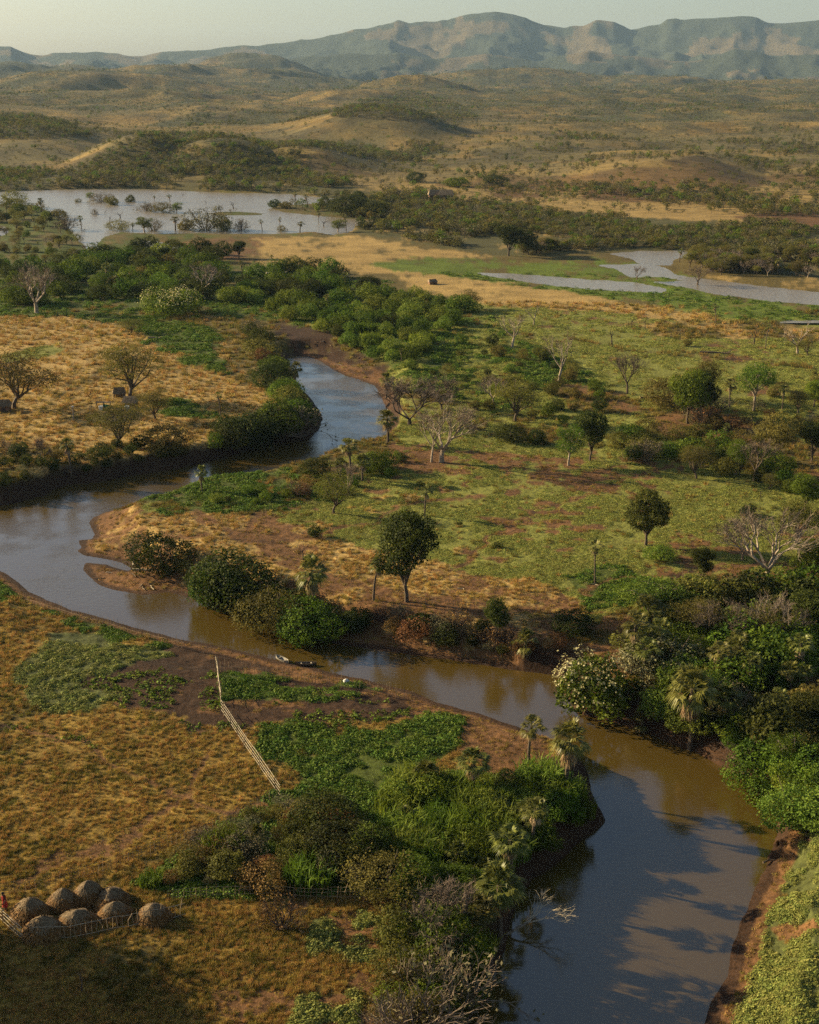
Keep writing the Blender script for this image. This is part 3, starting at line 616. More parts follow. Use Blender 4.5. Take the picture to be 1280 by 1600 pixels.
def proto_palm(seed, Hh=7.0, fans=30, R=0.95, pet=0.85, skirt=14, lean=0.4, trunk_r=0.16):
    r = np.random.default_rng(seed); t = MB(); g = MB(); s = MB(); zt = Hh - 1.5 * (pet + R) * 0.55
    x = np.linspace(0, 1, 8); pts = [(lean * q * q, 0.1 * math.sin(q * 3), -0.3 + (zt + 0.3) * q) for q in x]
    t.tube(pts, [trunk_r * (1.25 - 0.3 * q + (0.18 if i % 2 else 0)) for i, q in enumerate(x)], 8)
    top = np.array(pts[-1])
    for i in range(fans):
        a = 2.399 * i + r.random() * 0.4; e = math.radians(r.uniform(-28, 82)); d = np.array([math.cos(a) * math.cos(e), math.sin(a) * math.cos(e), math.sin(e)])
        fan(g, top, d, pet * r.uniform(0.75, 1.2), R * r.uniform(0.8, 1.15), r, droop=0.32)
    for i in range(skirt):
        a = 2.399 * i + r.random(); d = np.array([0.35 * math.cos(a), 0.35 * math.sin(a), -1.0])
        fan(s, top - (0, 0, 0.15), d, pet * r.uniform(0.6, 1.0), R * 0.9, r, droop=0.5, span=1.2, segs=8)
    out = [('trunk', t.mesh('trunk', M['bark'])), ('fronds', g.mesh('fronds', M['palm']))]
    if skirt: out.append(('dead_fronds', s.mesh('dead_fronds', M['deadfrond'])))
    return out
def proto_reed(seed, mat='bright', Hh=2.0, W=1.3, n=520):
    r = np.random.default_rng(seed); b = MB()
    for _ in range(n):
        a, q = r.uniform(0, 6.283), W * math.sqrt(r.random()); p = np.array([q * math.cos(a), q * math.sin(a), 0]); o = np.clip(r.normal(size=2) * 0.3, -.6, .6); L = Hh * r.uniform(0.55, 1.1)
        m = p + (o[0] * 0.4 * L * .5, o[1] * 0.4 * L * .5, L * 0.62); t = m + (o[0] * L * 0.5, o[1] * L * 0.5, L * r.uniform(0.0, 0.3)); w = 0.032; s = np.array([math.sin(a * 3), math.cos(a * 3), 0]) * w
        b.add([p - s * .6, p + s * .6, m + s, m - s, t], [(0, 1, 2, 3), (3, 2, 4)])
    return [('blades', b.mesh('blades', M[mat]))]
def proto_snag(seed, Hh=4.0, bark='darktwig', depth=2):
    r = np.random.default_rng(seed); tb = MB(); br = MB(); tips = []
    tb.tube([(0, 0, -0.3), (0.08, 0, Hh * .3), (0.25, 0.05, Hh * .55)], [0.2, 0.15, 0.1], 6, cap=False)
    for i in range(3):
        a = 2 * math.pi * (i + r.random()) / 3; branch(br, (0.2, 0.04, Hh * (.4 + .05 * i)), np.array([math.cos(a) * .6, math.sin(a) * .6, .8]), Hh * .3, 0.08, depth, r, tips, 0.6, (1, 3), 4, 0.1, 0.7, 0.4)
    return [('trunk', tb.mesh('trunk', M[bark])), ('branches', br.mesh('branches', M[bark]))]
def proto_twigbush(seed, Hh=2.4, mat='twig', n=26, depth=3, leaves=0, lm='grey'):
    r = np.random.default_rng(seed); b = MB(); tips = []
    for _ in range(n):
        d = rdir(r); d[2] = abs(d[2]) + 0.5; d /= np.linalg.norm(d); branch(b, (0.15 * d[0], 0.15 * d[1], 0), d, Hh * .38, 0.035, depth, r, tips, 0.5, (2, 3), 3, 0.02, 0.75, 0.4)
    parts = [('branches', b.mesh('branches', M[mat]))]
    if leaves:
        T = np.array([t[0] for t in tips]); f = MB(); f.leaves(T[r.integers(0, len(T), leaves)] + r.normal(size=(leaves, 3)) * 0.15, 0.16, None, r); parts.append(('foliage', f.mesh('foliage', M[lm])))
    return parts

def height_of(parts): return max(max((v.co.z for v in me.vertices), default=0) for _, me in parts)
PR = {}
def reg(key, parts): PR[key] = (parts, height_of(parts))
for i in range(3): reg(f'dense{i}', proto_tree(10 + i, 8, 3.0, 0.20, 10, 0.36, 5200, 'dark'))
for i in range(2): reg(f'round{i}', proto_tree(20 + i, 7, 3.0, 0.24, 9, 0.34, 4200, 'green'))
for i in range(2): reg(f'olive{i}', proto_tree(30 + i, 7, 3.2, 0.26, 9, 0.30, 3600, 'olive', flat=0.6))
for i in range(3): reg(f'sparse{i}', proto_tree(40 + i, 7, 3.5, 0.20, 13, 0.22, 3400, 'olive', 'bark', 0.55, True, 0.3))
for i in range(2): reg(f'airy{i}', proto_tree(45 + i, 8, 2.8, 0.30, 11, 0.24, 3400, 'green', 'palebark', 0.8, True, 0.2))
reg('umbrella0', proto_tree(50, 6, 4.6, 0.30, 12, 0.30, 4200, 'bright', 'palebark', 0.28, True))
for i in range(3): reg(f'bare{i}', proto_bare(60 + i))
reg('bare3', proto_bare(64, 8, 'bark', 'twig', 5, 0.5, low=0.25)); reg('bare4', proto_bare(65, 8, 'twig', 'twig', 5, 0.45, low=0.18, rad=0.2))
reg('roundtwig', proto_bare(66, 8, 'bark', 'darktwig', 5, 0.42, low=0.3, lean=0, kids=(3, 3), rad=0.24))
reg('brown_twig', proto_bare(67, 7, 'darktwig', 'twig', 5, 0.6, low=0.12, lean=0, kids=(3, 3), rad=0.18))
reg('stark0', proto_bare(68, 8, 'palebark', 'twig', 4, 0.5, low=0.3, lean=0.8, twigs=True, kids=(2, 2))); reg('stark1', proto_bare(69, 8, 'palebark', 'twig', 3, 0.62, low=0.24, lean=-0.5, twigs=False, kids=(2, 3)))
for i in range(3): reg(f'palm{i}', proto_palm(70 + i, 7 + i * .5, lean=(0.3, -0.5, 0.8)[i]))
reg('skirtpalm', proto_palm(75, 6.5, 38, 1.15, 1.0, 26, 0.2)); reg('shrubpalm', proto_palm(76, 3.0, 26, 1.0, 0.9, 6, 0.1)); reg('thinpalm', proto_palm(77, 7.5, 16, 0.8, 0.6, 8, 0.5, 0.10))
for i, m in enumerate(('dark', 'green', 'green', 'olive', 'bright', 'dark')): reg(f'bush{i}', proto_bush(80 + i, m, 6 + i % 3, 1500, 0.30, stems=False))
reg('bush6', proto_bush(90, 'olive', 8, 1500, 0.22)); reg('bush7', proto_bush(91, 'grey', 8, 1300, 0.20, stems=True)); reg('bush8', proto_bush(92, 'rust', 7, 1200, 0.18, 1.8, 1.5))
for i, m in enumerate(('dark', 'green', 'bright')): reg(f'big{i}', proto_bush(93 + i, m, 11, 4200, 0.32, 3.6, 3.0, True))
reg('bigolive', proto_bush(97, 'olive', 11, 4200, 0.28, 3.4, 3.0, True))
reg('flower0', proto_flower(98)); reg('flower1', proto_flower(99, 3.2, 3.4))
reg('reed0', proto_reed(100)); reg('reed1', proto_reed(101, 'green', 1.8)); reg('reed2', proto_reed(102, 'straw', 1.2, 0.6, 90)); reg('reed3', proto_reed(103, 'brown', 1.5, 0.8, 150))
for i in range(3): reg(f'snag{i}', proto_snag(110 + i))
reg('twigbush0', proto_twigbush(120, leaves=500)); reg('twigbush1', proto_twigbush(121, mat='twig', n=20)); reg('twigbush2', proto_twigbush(122, mat='darktwig', leaves=300, lm='rust'))

KIND = {'dense': ('tree', 'broadleaf_tree'), 'round': ('tree', 'broadleaf_tree'), 'olive': ('tree', 'broadleaf_tree'), 'sparse': ('tree', 'thorn_tree'), 'airy': ('tree', 'thorn_tree'),
 'umbrella': ('tree', 'thorn_tree'), 'bare': ('tree', 'bare_tree'), 'roundtwig': ('tree', 'bare_tree'), 'brown_twig': ('tree', 'bare_tree'), 'stark': ('tree', 'bare_tree'),
 'palm': ('palm', 'palm_tree'), 'skirtpalm': ('palm', 'palm_tree'), 'shrubpalm': ('palm', 'palm_tree'), 'thinpalm': ('palm', 'palm_tree'), 'bush': ('bush', 'bush'), 'big': ('bush', 'bush'),
 'bigolive': ('bush', 'bush'), 'flower': ('bush', 'flowering_bush'), 'reed': ('reeds', 'reed_clump'), 'snag': ('dead tree', 'dead_tree'), 'twigbush': ('bush', 'dry_bush')}
def kind_of(key):
    b = key.rstrip('0123456789'); return KIND[b]
LAND = []          # (x, y, short phrase) for describing the plants around
PLACED = []
def plant(key, x, y, z, hm, label, group=None, rz=None, wide=1.0):
    parts, hp = PR[key]; cat, nm = kind_of(key); s = hm / hp
    rz = random.uniform(0, 6.28) if rz is None else rz
    if len(parts) == 1:
        o = link(nm, parts[0][1], None, (x, y, z), (0, 0, rz), (s * wide, s * wide, s))
    else:
        o = link(nm, None, None, (x, y, z), (0, 0, rz), (s * wide, s * wide, s)); o.empty_display_size = 0.3
        prev = None
        for pn, me in parts:
            q = link(pn, me, prev if pn in ('twigs', 'flowers') else o); prev = q
    tag(o, label, cat, group); PLACED.append((x, y, hm)); return o
def hpix(px, py, h, x, y, z):
    D = y * cP - (z - H) * sP; return h * D / F / cP * 1.0
def put(key, px, py, h, label, short=None, wide=1.0, rz=None, group=None, w=None):
    """a plant whose foot is seen at (px, py) and which looks h pixels tall (w: pixels wide)"""
    x, y, z = gp(px, py); el = math.atan2(H - z, math.hypot(x, y)); D = y * cP - (z - H) * sP
    hm = h * D / F / max(math.cos(el), .5)
    if w is not None:
        parts, hp = PR[key]; s = hm / hp; ww = max(max(abs(v.co.x) for v in parts[-1 if len(parts) > 1 and parts[-1][0] != 'stem' else 0][1].vertices), .5) * 1.75 * s; wide = (w * D / F) / ww
    o = plant(key, x, y, z, hm, label, group, rz, wide)
    if short: LAND.append((x, y, short))
    return o

# ------------------------------------------------------------------ plants one can point to
HAND = [
 # left golden field and its river bank
 ('sparse0',204,624,92,'wide thin-leaved thorn tree with forked pale trunk shading the huts','the forked thorn tree over the huts',1.15),
 ('sparse1',22,638,88,'thin-leaved thorn tree leaning at the left edge of the golden field','the thorn tree at the left edge',1.3),
 ('sparse2',243,656,50,'small round olive thorn tree just right of the thatched huts','the small tree right of the huts',1.1),
 ('sparse0',182,697,68,'spreading olive tree with bare lower limbs below the huts','the spreading tree below the huts',1.5),
 ('bigolive',262,702,46,'bushy olive-green tree on the bank right below the golden field','the bushy tree on the left bank',1.2),
 ('brown_twig',66,728,52,'small dark leafless tree with upright reddish twigs on the left bank','the reddish leafless tree',0.7),
 ('palm1',112,744,62,'tall ragged fan palm on the shaded left river bank','the ragged palm on the left bank',0.9),
 ('thinpalm',345,652,40,'small slanting fan palm beside the green strip in the golden field','the slanting palm',1.1),
 ('big0',362,698,40,'broad dark bush at the left end of the thicket over the river bend','the thicket over the bend',1.2),
 ('big0',398,694,58,'tallest dark bush of the thicket overhanging the river bend','the tallest bush of the bend',1.15),
 ('big1',432,676,56,'sunlit green-topped bush in the thicket on the river bend','the sunlit bush of the bend',1.1),
 ('twigbush0',470,684,56,'brownish twiggy bush at the tip of the river bend','the twiggy bush at the bend tip',1.2),
 ('big1',448,624,36,'rounded dark green bush above the river bend',None,1.1),
 ('big0',425,604,44,'dark bush left of the drooping pale palm by the upper river','the bush by the upper river',1.2),
 ('skirtpalm',462,606,42,'drooping pale-fronded palm hanging over the narrow upper river','the drooping palm by the upper river',1.0),
 ('bush7',395,520,26,'grey-green shrub between golden field and river thicket',None,1.2),
 ('bush6',410,560,34,'olive shrub above the narrow upper river',None,1.4),
 ('sparse1',205,520,22,'low brown-leaved shrub on the ridge of the golden field',None,2.0),
 ('bare2',58,490,80,'large grey leafless tree with rounded crown at the edge of the green thicket','the large grey bare tree',1.25),
 ('flower1',268,490,48,'wide bush covered in cream blossom in front of the green thicket','the wide cream blossom bush',1.25),
 ('shrubpalm',178,455,26,'clump of yellowing palm fronds in the left thicket','the yellowing fronds',1.2),
 ('bare0',318,462,50,'grey twiggy tree behind the cream blossom bush',None,1.3),
 # middle pasture
 ('sparse2',733,482,30,'small dark multi-stemmed tree standing on the gold strip of pasture','the multi-stemmed tree',1.2),
 ('stark1',834,508,35,'short forked dead tree nearest the gold strip','the forked dead tree',1.0),
 ('stark0',800,543,54,'dead tree with a long limb reaching left over the scrub','the dead tree with the long limb',1.3),
 ('stark0',873,598,80,'tall twisted pale dead tree with double trunk in the scrub','the tall twisted dead tree',0.9),
 ('bare1',771,633,52,'small bare tree with upswept grey limbs and white foot','the small upswept bare tree',1.0),
 ('sparse2',805,658,72,'half-leafless dark tree right of the small bare tree','the half-leafless dark tree',1.0),
 ('roundtwig',980,615,66,'leafless tree with a dense round twiggy crown alone in the pasture','the round twiggy tree',1.1),
 ('snag1',956,538,26,'thin small dead tree far out on the pale pasture',None,1.0),
 ('snag0',987,513,22,'left one of two bare poles below the gold strip',None,.6),
 ('snag2',1008,514,24,'right one of two bare poles below the gold strip',None,.6),
 ('thinpalm',1118,506,32,'lone dark round-headed palm below the green meadow','the lone round-headed palm',1.3),
 ('snag1',1178,537,26,'small forked dead tree left of the thin-stemmed one',None,1.0),
 ('thinpalm',1196,546,40,'thin-stemmed sapling left of the pale bare tree',None,1.0),
 ('stark1',1246,553,48,'pale bare tree with spreading limbs near the small pool at right','the pale bare tree by the pool',1.2),
 ('sparse1',1262,556,32,'small leafy tree touching the pale bare tree at right',None,1.0),
 ('round0',1074,662,86,'leafy green tree standing foremost in the tree group of the pasture','the foremost leafy tree of the group',0.95),
 ('dense1',1098,650,74,'dark leafy tree close behind the foremost tree of the group',None,0.95),
 ('bigolive',1040,636,52,'rounded olive bush at the left end of the tree group',None,1.0),
 ('olive0',1098,625,60,'olive tree at the back of the tree group',None,1.1),
 ('palm0',1140,636,46,'dark fan palm at the right end of the tree group','the palm of the tree group',1.0),
 ('airy0',1178,642,80,'tall airy tree with slanting trunk right of the tree group','the tall airy tree',1.0),
 ('palm2',1222,640,40,'fan palm among scrub right of the tall airy tree',None,1.0),
 ('sparse2',1247,645,38,'low spiky tree near the right edge of the pasture',None,1.0),
 ('round1',1272,636,42,'round dark tree cut by the right edge above the orange soil',None,1.0),
 ('twigbush2',1100,668,44,'leafless brown sapling below the tree group',None,0.8),
 ('dense2',1268,722,66,'dense dark green tree at the right edge over orange soil','the dense tree at the right edge',1.1),
 ('olive1',1212,722,80,'round-topped olive tree left of the dense edge tree','the round-topped olive tree',1.0),
 ('dense0',922,720,80,'very dark dense tree standing on the red soil','the very dark tree on red soil',0.85),
 ('airy1',888,727,70,'light green tree with forked white trunk left of the very dark tree','the white-trunked tree',1.0),
 ('big0',797,690,32,'low dark bush left of the dark oval bush',None,1.2),
 ('big0',838,694,28,'dark oval bush on a pale stem',None,.8),
 ('bare0',690,722,98,'large bare grey tree with wide crown right of the upper river','the large bare tree by the river',1.25),
 ('stark0',674,722,80,'slim white trunk left of the large bare tree','the slim white trunk',0.8),
 ('brown_twig',640,664,84,'big purplish-brown leafless tree over the river','the purplish-brown tree',1.5),
 ('brown_twig',690,640,60,'brown leafless tree behind the large bare tree',None,1.2),
 ('skirtpalm',606,692,54,'fan palm with hanging skirt leaning over the upper river','the leaning river palm',1.2),
 ('skirtpalm',604,622,42,'squat palm at the water below the brown mud bank','the squat palm at the water',1.1),
 ('sparse0',1088,748,56,'gnarled tree with pale blotched trunk in the scrub belt','the gnarled tree of the belt',1.2),
 ('bare3',1178,752,70,'dark slanting tree in front of the scrub belt','the slanting tree of the belt',1.0),
 ('airy1',1150,742,58,'sparse green tree in the middle of the scrub belt',None,1.2),
 ('big2',1045,714,28,'bright green bush in the scrub belt','the bright bush of the belt',1.2),
 ('bigolive',1010,712,34,'olive bush at the left end of the scrub belt',None,1.2),
 ('round0',1258,800,60,'small round green tree on a straight trunk near the right edge','the lollipop-shaped tree',1.0),
 ('snag0',1232,798,16,'short upright stump beside the small round tree',None,.6),
 ('bush0',1170,806,20,'little dark shrub alone on the pale green mat','the little shrub on the pale mat',1.2),
 ('dense1',1009,852,88,'dense dark tree with leaning shape left of the red soil','the dense tree above the crossing shadow',1.05),
 ('big2',1032,876,28,'low bright bush at the foot of the dense dark tree',None,1.3),
 ('dense2',1095,915,62,'dark tree left of the large white bare tree','the dark tree before the woods',0.85),
 ('bush0',1110,928,30,'round dark bush under the dark tree',None,1.1),
 ('bare2',1196,918,128,'large white-limbed bare tree spreading over the red soil','the large white bare tree',1.15),
 ('bare4',1160,876,70,'smaller grey bare tree behind the large white one','the smaller bare tree',1.2),
 ('olive1',1245,850,72,'olive tree behind the crown of the white bare tree',None,1.1),
 ('round1',1268,914,74,'rounded green tree at the right edge beside the white bare tree','the rounded edge tree',1.1),
 ('thinpalm',930,911,66,'lone slim fan palm on the green mat','the lone slim palm',1.2),
 ('palm1',664,806,50,'fan palm behind the big dark tree','the palm behind the big dark tree',1.0),
 ('dense0',636,940,140,'tallest dark tree on the middle river bank','the tallest dark tree',0.88),
 ('palm2',584,938,66,'dark palm-headed tree left of the tallest dark tree','the dark palm left of the tallest tree',1.0),
 ('skirtpalm',492,962,95,'old fan palm with dry skirt among bank bushes','the old skirted bank palm',0.95),
 ('big0',252,890,62,'round dark bush beside the fallen white trunk','the round bush by the fallen trunk',1.25),
 ('big1',335,940,62,'sunlit green bush overhanging the river bar','the sunlit overhanging bush',1.1),
 ('big0',368,942,82,'big dark bush in the middle of the bank thicket','the big bush of the bank thicket',1.25),
 ('bigolive',432,984,72,'yellow-green bush touching the brown water','the yellow-green water bush',1.15),
 ('big1',478,1000,66,'dark green bush at the right end of the bank thicket',None,1.2),
 ('dense1',776,996,64,'dark green tree on the shaded steep bank','the dark tree on the steep bank',0.85),
 ('shrubpalm',822,1022,42,'small palm low on the shaded steep bank','the small palm of the steep bank',1.0),
 ('big0',895,988,38,'flat dark bush at the rim of the steep bank','the flat bush on the rim',1.3),
 ('sparse1',521,802,64,'bare-stemmed brown sapling on the green tongue of land','the brown sapling',1.0),
 ('bare4',545,775,54,'grey leafless shrub tree beside the brown sapling',None,1.0),
 ('palm0',548,745,62,'slanting fan palm where the land meets the upper river','the slanting shore palm',1.1),
 ('skirtpalm',566,752,44,'second fan palm close right of the slanting shore palm',None,1.1),
 ('big0',492,742,30,'dark bush on the shore left of the slanting palm',None,1.3),
 ('big1',590,735,34,'green bush right of the slanting shore palm',None,1.3),
 ('skirtpalm',316,768,42,'fan palm standing alone on the green shore tongue','the palm on the shore tongue',0.9),
 ('snag2',474,874,26,'blackened snag on the reddish slope','the blackened snag',1.0),
 ('bush0',491,840,20,'small round bush right above the blackened snag',None,1.0),
 ('twigbush2',466,775,26,'rust-brown dry shrub on the green tongue',None,1.2),
 # woods of the right bank
 ('flower0',932,1116,100,'large bush with cream flower heads hanging over the river','the cream-flowered river bush',1.1),
 ('palm0',988,1052,96,'tall fan palm behind the cream-flowered bush','the tall palm behind the flowers',1.0),
 ('palm1',1030,1042,80,'fan palm behind and right of the tallest one there',None,1.0),
 ('umbrella0',1022,975,70,'flat-topped light green tree above the right-bank woods','the flat-topped tree',1.1),
 ('bare1',1212,1022,104,'tree with white branching trunk inside the right-bank woods','the white-trunked woods tree',0.9),
 ('bare3',1125,1018,84,'grey twiggy tree with pale limbs in the right-bank woods','the grey twiggy woods tree',1.3),
 ('skirtpalm',1078,1168,128,'large old palm with yellow hanging skirt at the water edge','the large skirted palm',0.95),
 ('skirtpalm',1068,1118,76,'smaller pale palm just above the large skirted palm',None,1.0),
 ('skirtpalm',1142,1066,72,'sunlit fan palm in the middle of the right-bank woods','the sunlit woods palm',1.1),
 ('palm2',1256,1078,86,'fan palm near the right edge inside the woods','the palm by the right edge',1.2),
 ('shrubpalm',1004,1142,38,'low palm with bent fronds at the waterline','the low waterline palm',1.1),
 ('airy0',1232,1212,72,'bright green leafy tree on the low right bank','the bright bank tree',1.1),
 ('dense2',1262,1010,90,'dark green tree at the back of the woods by the right edge',None,1.1),
 ('big1',1190,1236,60,'green bush overhanging the river corner','the bush at the river corner',1.2),
 ('big2',1246,1292,66,'yellow-green bush right above the light green field','the bush above the light field',1.2),
 ('twigbush1',1170,1198,42,'pale twiggy shrub near the river corner',None,1.3),
 ('twigbush2',1262,1140,52,'rust-brown leafless shrub in the woods gap',None,1.4),
 # near bank
 ('palm0',826,1192,72,'slanting fan palm at the tip of the near bank','the slanting palm of the near bank',1.15),
 ('skirtpalm',884,1232,108,'big fan palm with pale skirt at the tip of the near bank','the big palm of the near bank',0.95),
 ('skirtpalm',738,1240,74,'dark spreading palm above the reeds','the spreading palm above the reeds',1.2),
 ('shrubpalm',664,1232,44,'small palm left of the spreading dark palm',None,1.1),
 ('palm2',830,1330,86,'silvery fan palm over the shaded steep bank','the silvery palm',1.2),
 ('palm0',800,1392,96,'fan palm with bleached drooping fronds over the water','the bleached palm',1.2),
 ('skirtpalm',782,1470,112,'bushy fan palm leaning over the dark water','the bushy palm over the dark water',1.1),
 ('skirtpalm',745,1480,76,'orange-skirted palm beside the bushy water palm',None,1.2),
 ('bigolive',604,1398,62,'rounded olive bush behind the lower stake fence','the rounded bush behind the fence',1.25),
 ('big1',648,1396,50,'green bush right of the rounded olive bush',None,1.2),
 ('big0',515,1300,54,'dark bush in the shade of the lush hollow','the dark bush of the hollow',1.5),
 ('big0',545,1345,58,'second dark bush lower in the lush hollow',None,1.5),
 ('brown_twig',690,1478,100,'dry leafless shrub tree among the green at the lower bank','the leafless shrub of the lower bank',1.3),
 ('twigbush2',442,1452,52,'rust-coloured feathery dry shrub in the brown field','the rust feathery shrub',0.9),
 ('snag0',128,1552,36,'short bare trunk standing in the long shadow','the bare trunk in the shadow',.7),
 ('twigbush1',652,1640,95,'tangle of pale broken branches at the bottom edge','the pale branch tangle',1.2),
 ('twigbush0',708,1600,110,'dense brown twiggy bush on the bank at the bottom','the twiggy bottom bush',1.1),
 ('big1',700,1500,70,'leafy green bush between dry shrub and water',None,1.1),
 ('shrubpalm',402,1330,44,'yellow-tipped weed palm in the brown scrub',None,.6),
 ('big2',574,1342,56,'large-leaved bright bush in the shaded hollow','the large-leaved bush',.8),
]
for key, px, py, h, label, short, wd in HAND:
    put(key, px, py, h, label, short, wd)

# shrubs and palms standing in the big lake
LK = [(205,317,13,'bush0'),(242,316,12,'palm0'),(266,317,12,'palm1'),(66,335,28,'palm2'),(92,342,20,'bush3'),(106,360,26,'twigbush0'),(128,360,20,'palm1'),(122,318,10,'bush6'),(140,314,12,'airy1'),
 (160,318,16,'bush7'),(176,322,18,'bush3'),(188,343,12,'snag0'),(172,348,10,'snag1'),(148,337,12,'twigbush0'),(164,336,10,'snag2'),(186,362,16,'bush6'),(208,363,19,'palm0'),(226,364,24,'airy1'),(240,363,26,'bush7'),
 (274,362,22,'palm2'),(290,361,16,'bush3'),(230,332,14,'twigbush0'),(254,334,16,'bush6'),(276,335,18,'airy1'),(322,362,34,'bush7'),(349,362,24,'bush3'),(378,362,22,'twigbush0'),(365,328,11,'snag1'),
 (410,363,16,'thinpalm'),(438,363,20,'thinpalm'),(441,364,14,'bush6'),(469,364,17,'palm1'),(498,350,24,'palm0'),(506,356,18,'snag0'),(528,364,22,'airy1'),(541,362,24,'thinpalm'),(322,320,10,'snag2'),(286,308,6,'snag0'),
 (430,325,12,'bush0'),(446,326,14,'bush3'),(463,324,20,'thinpalm'),(481,323,16,'palm2'),(508,326,20,'bush0'),(530,330,22,'big0'),(548,335,30,'big0'),(20,322,22,'bush6'),(497,330,9,'bush4'),(560,330,30,'dense1'),(583,338,26,'big0')]
LKS = {'bush': 'rounded bush', 'big': 'dark bush', 'palm': 'fan palm', 'thinpalm': 'slim palm', 'sparse': 'thin-crowned drowned tree', 'olive': 'olive leafy tree', 'twigbush': 'half-bare shrub', 'airy': 'airy drowned tree', 'snag': 'bare snag', 'dense': 'dense dark tree'}
LAKEM = [((0, 300), 'far left corner of the lake'), ((205, 317), 'open water at left'), ((255, 316), 'open water near the far shore'), ((230, 364), 'near shore at left'), ((324, 362), 'near shore in the middle'), ((370, 330), 'little brown island'),
         ((440, 364), 'near shore at right'), ((500, 326), 'green spit of land'), ((530, 364), 'right end of the lake'), ((165, 330), 'drowned shrubs at left'), ((265, 334), 'pale middle of the lake'), ((110, 350), 'wooded left shore')]
used = {}
def uniq(lb, alts):
    """make a label no one else has, by what its bearer is next in line to"""
    if lb not in used: used[lb] = 1; return lb
    for a in alts:
        if a not in used: used[a] = 1; return a
    used[lb] += 1; return lb
ORD = ['', 'second', 'third', 'fourth', 'fifth', 'sixth', 'seventh', 'eighth', 'ninth', 'tenth', 'eleventh', 'twelfth', 'thirteenth', 'fourteenth', 'fifteenth', 'sixteenth', 'seventeenth', 'eighteenth', 'nineteenth', 'twentieth']
LK.sort(key=lambda t: t[0])
cnt = {}
for px, py, h, key in LK:
    nm = LKS[key.rstrip('0123456789')]; mk = min(LAKEM, key=lambda m: abs(m[0][0] - px) + 2 * abs(m[0][1] - py))[1]
    k = cnt[(nm, mk)] = cnt.get((nm, mk), 0) + 1
    put(key, px, py, h * random.uniform(.8, 1.25), f'{nm} standing at the {mk}' + ('' if k == 1 else f', {ORD[k-1]} from left'), None, random.uniform(.8, 1.9), group='trees and shrubs standing in the lake')

# ------------------------------------------------------------------ plants in thickets, each its own object
def pick(tbl, r): 
    ks = list(tbl); w = np.array([tbl[k] for k in ks], float); return ks[r.choice(len(ks), p=w / w.sum())]
def fill(poly, n, tbl, hr, sep, seed, wdr=(1.0, 1.4), avoid_water=1.0):
    """n plants inside a patch of land outlined as seen, kept apart"""
    r = np.random.default_rng(seed); P = np.array(poly, float); out = []; tries = 0
    while len(out) < n and tries < n * 60:
        tries += 1
        x = r.uniform(P[:, 0].min(), P[:, 0].max()); y = r.uniform(P[:, 1].min(), P[:, 1].max())
        if not inside(np.array([x]), np.array([y]), poly)[0]: continue
        if any((x - a) ** 2 + 3.0 * (y - b) ** 2 < sep * sep for a, b, *_ in out): continue
        wx, wy, wz = gp(x, y)
        if GR.get([wx], [wy])[0] < avoid_water or GL.get([wx], [wy])[0] < 1: continue
        out.append((x, y, wx, wy, wz, pick(tbl, r), r.uniform(*hr), r.uniform(*wdr)))
    return out
GREENB = {'bush0': 3, 'bush1': 3, 'bush2': 3, 'bush4': 2, 'bush5': 2, 'bush3': 2}
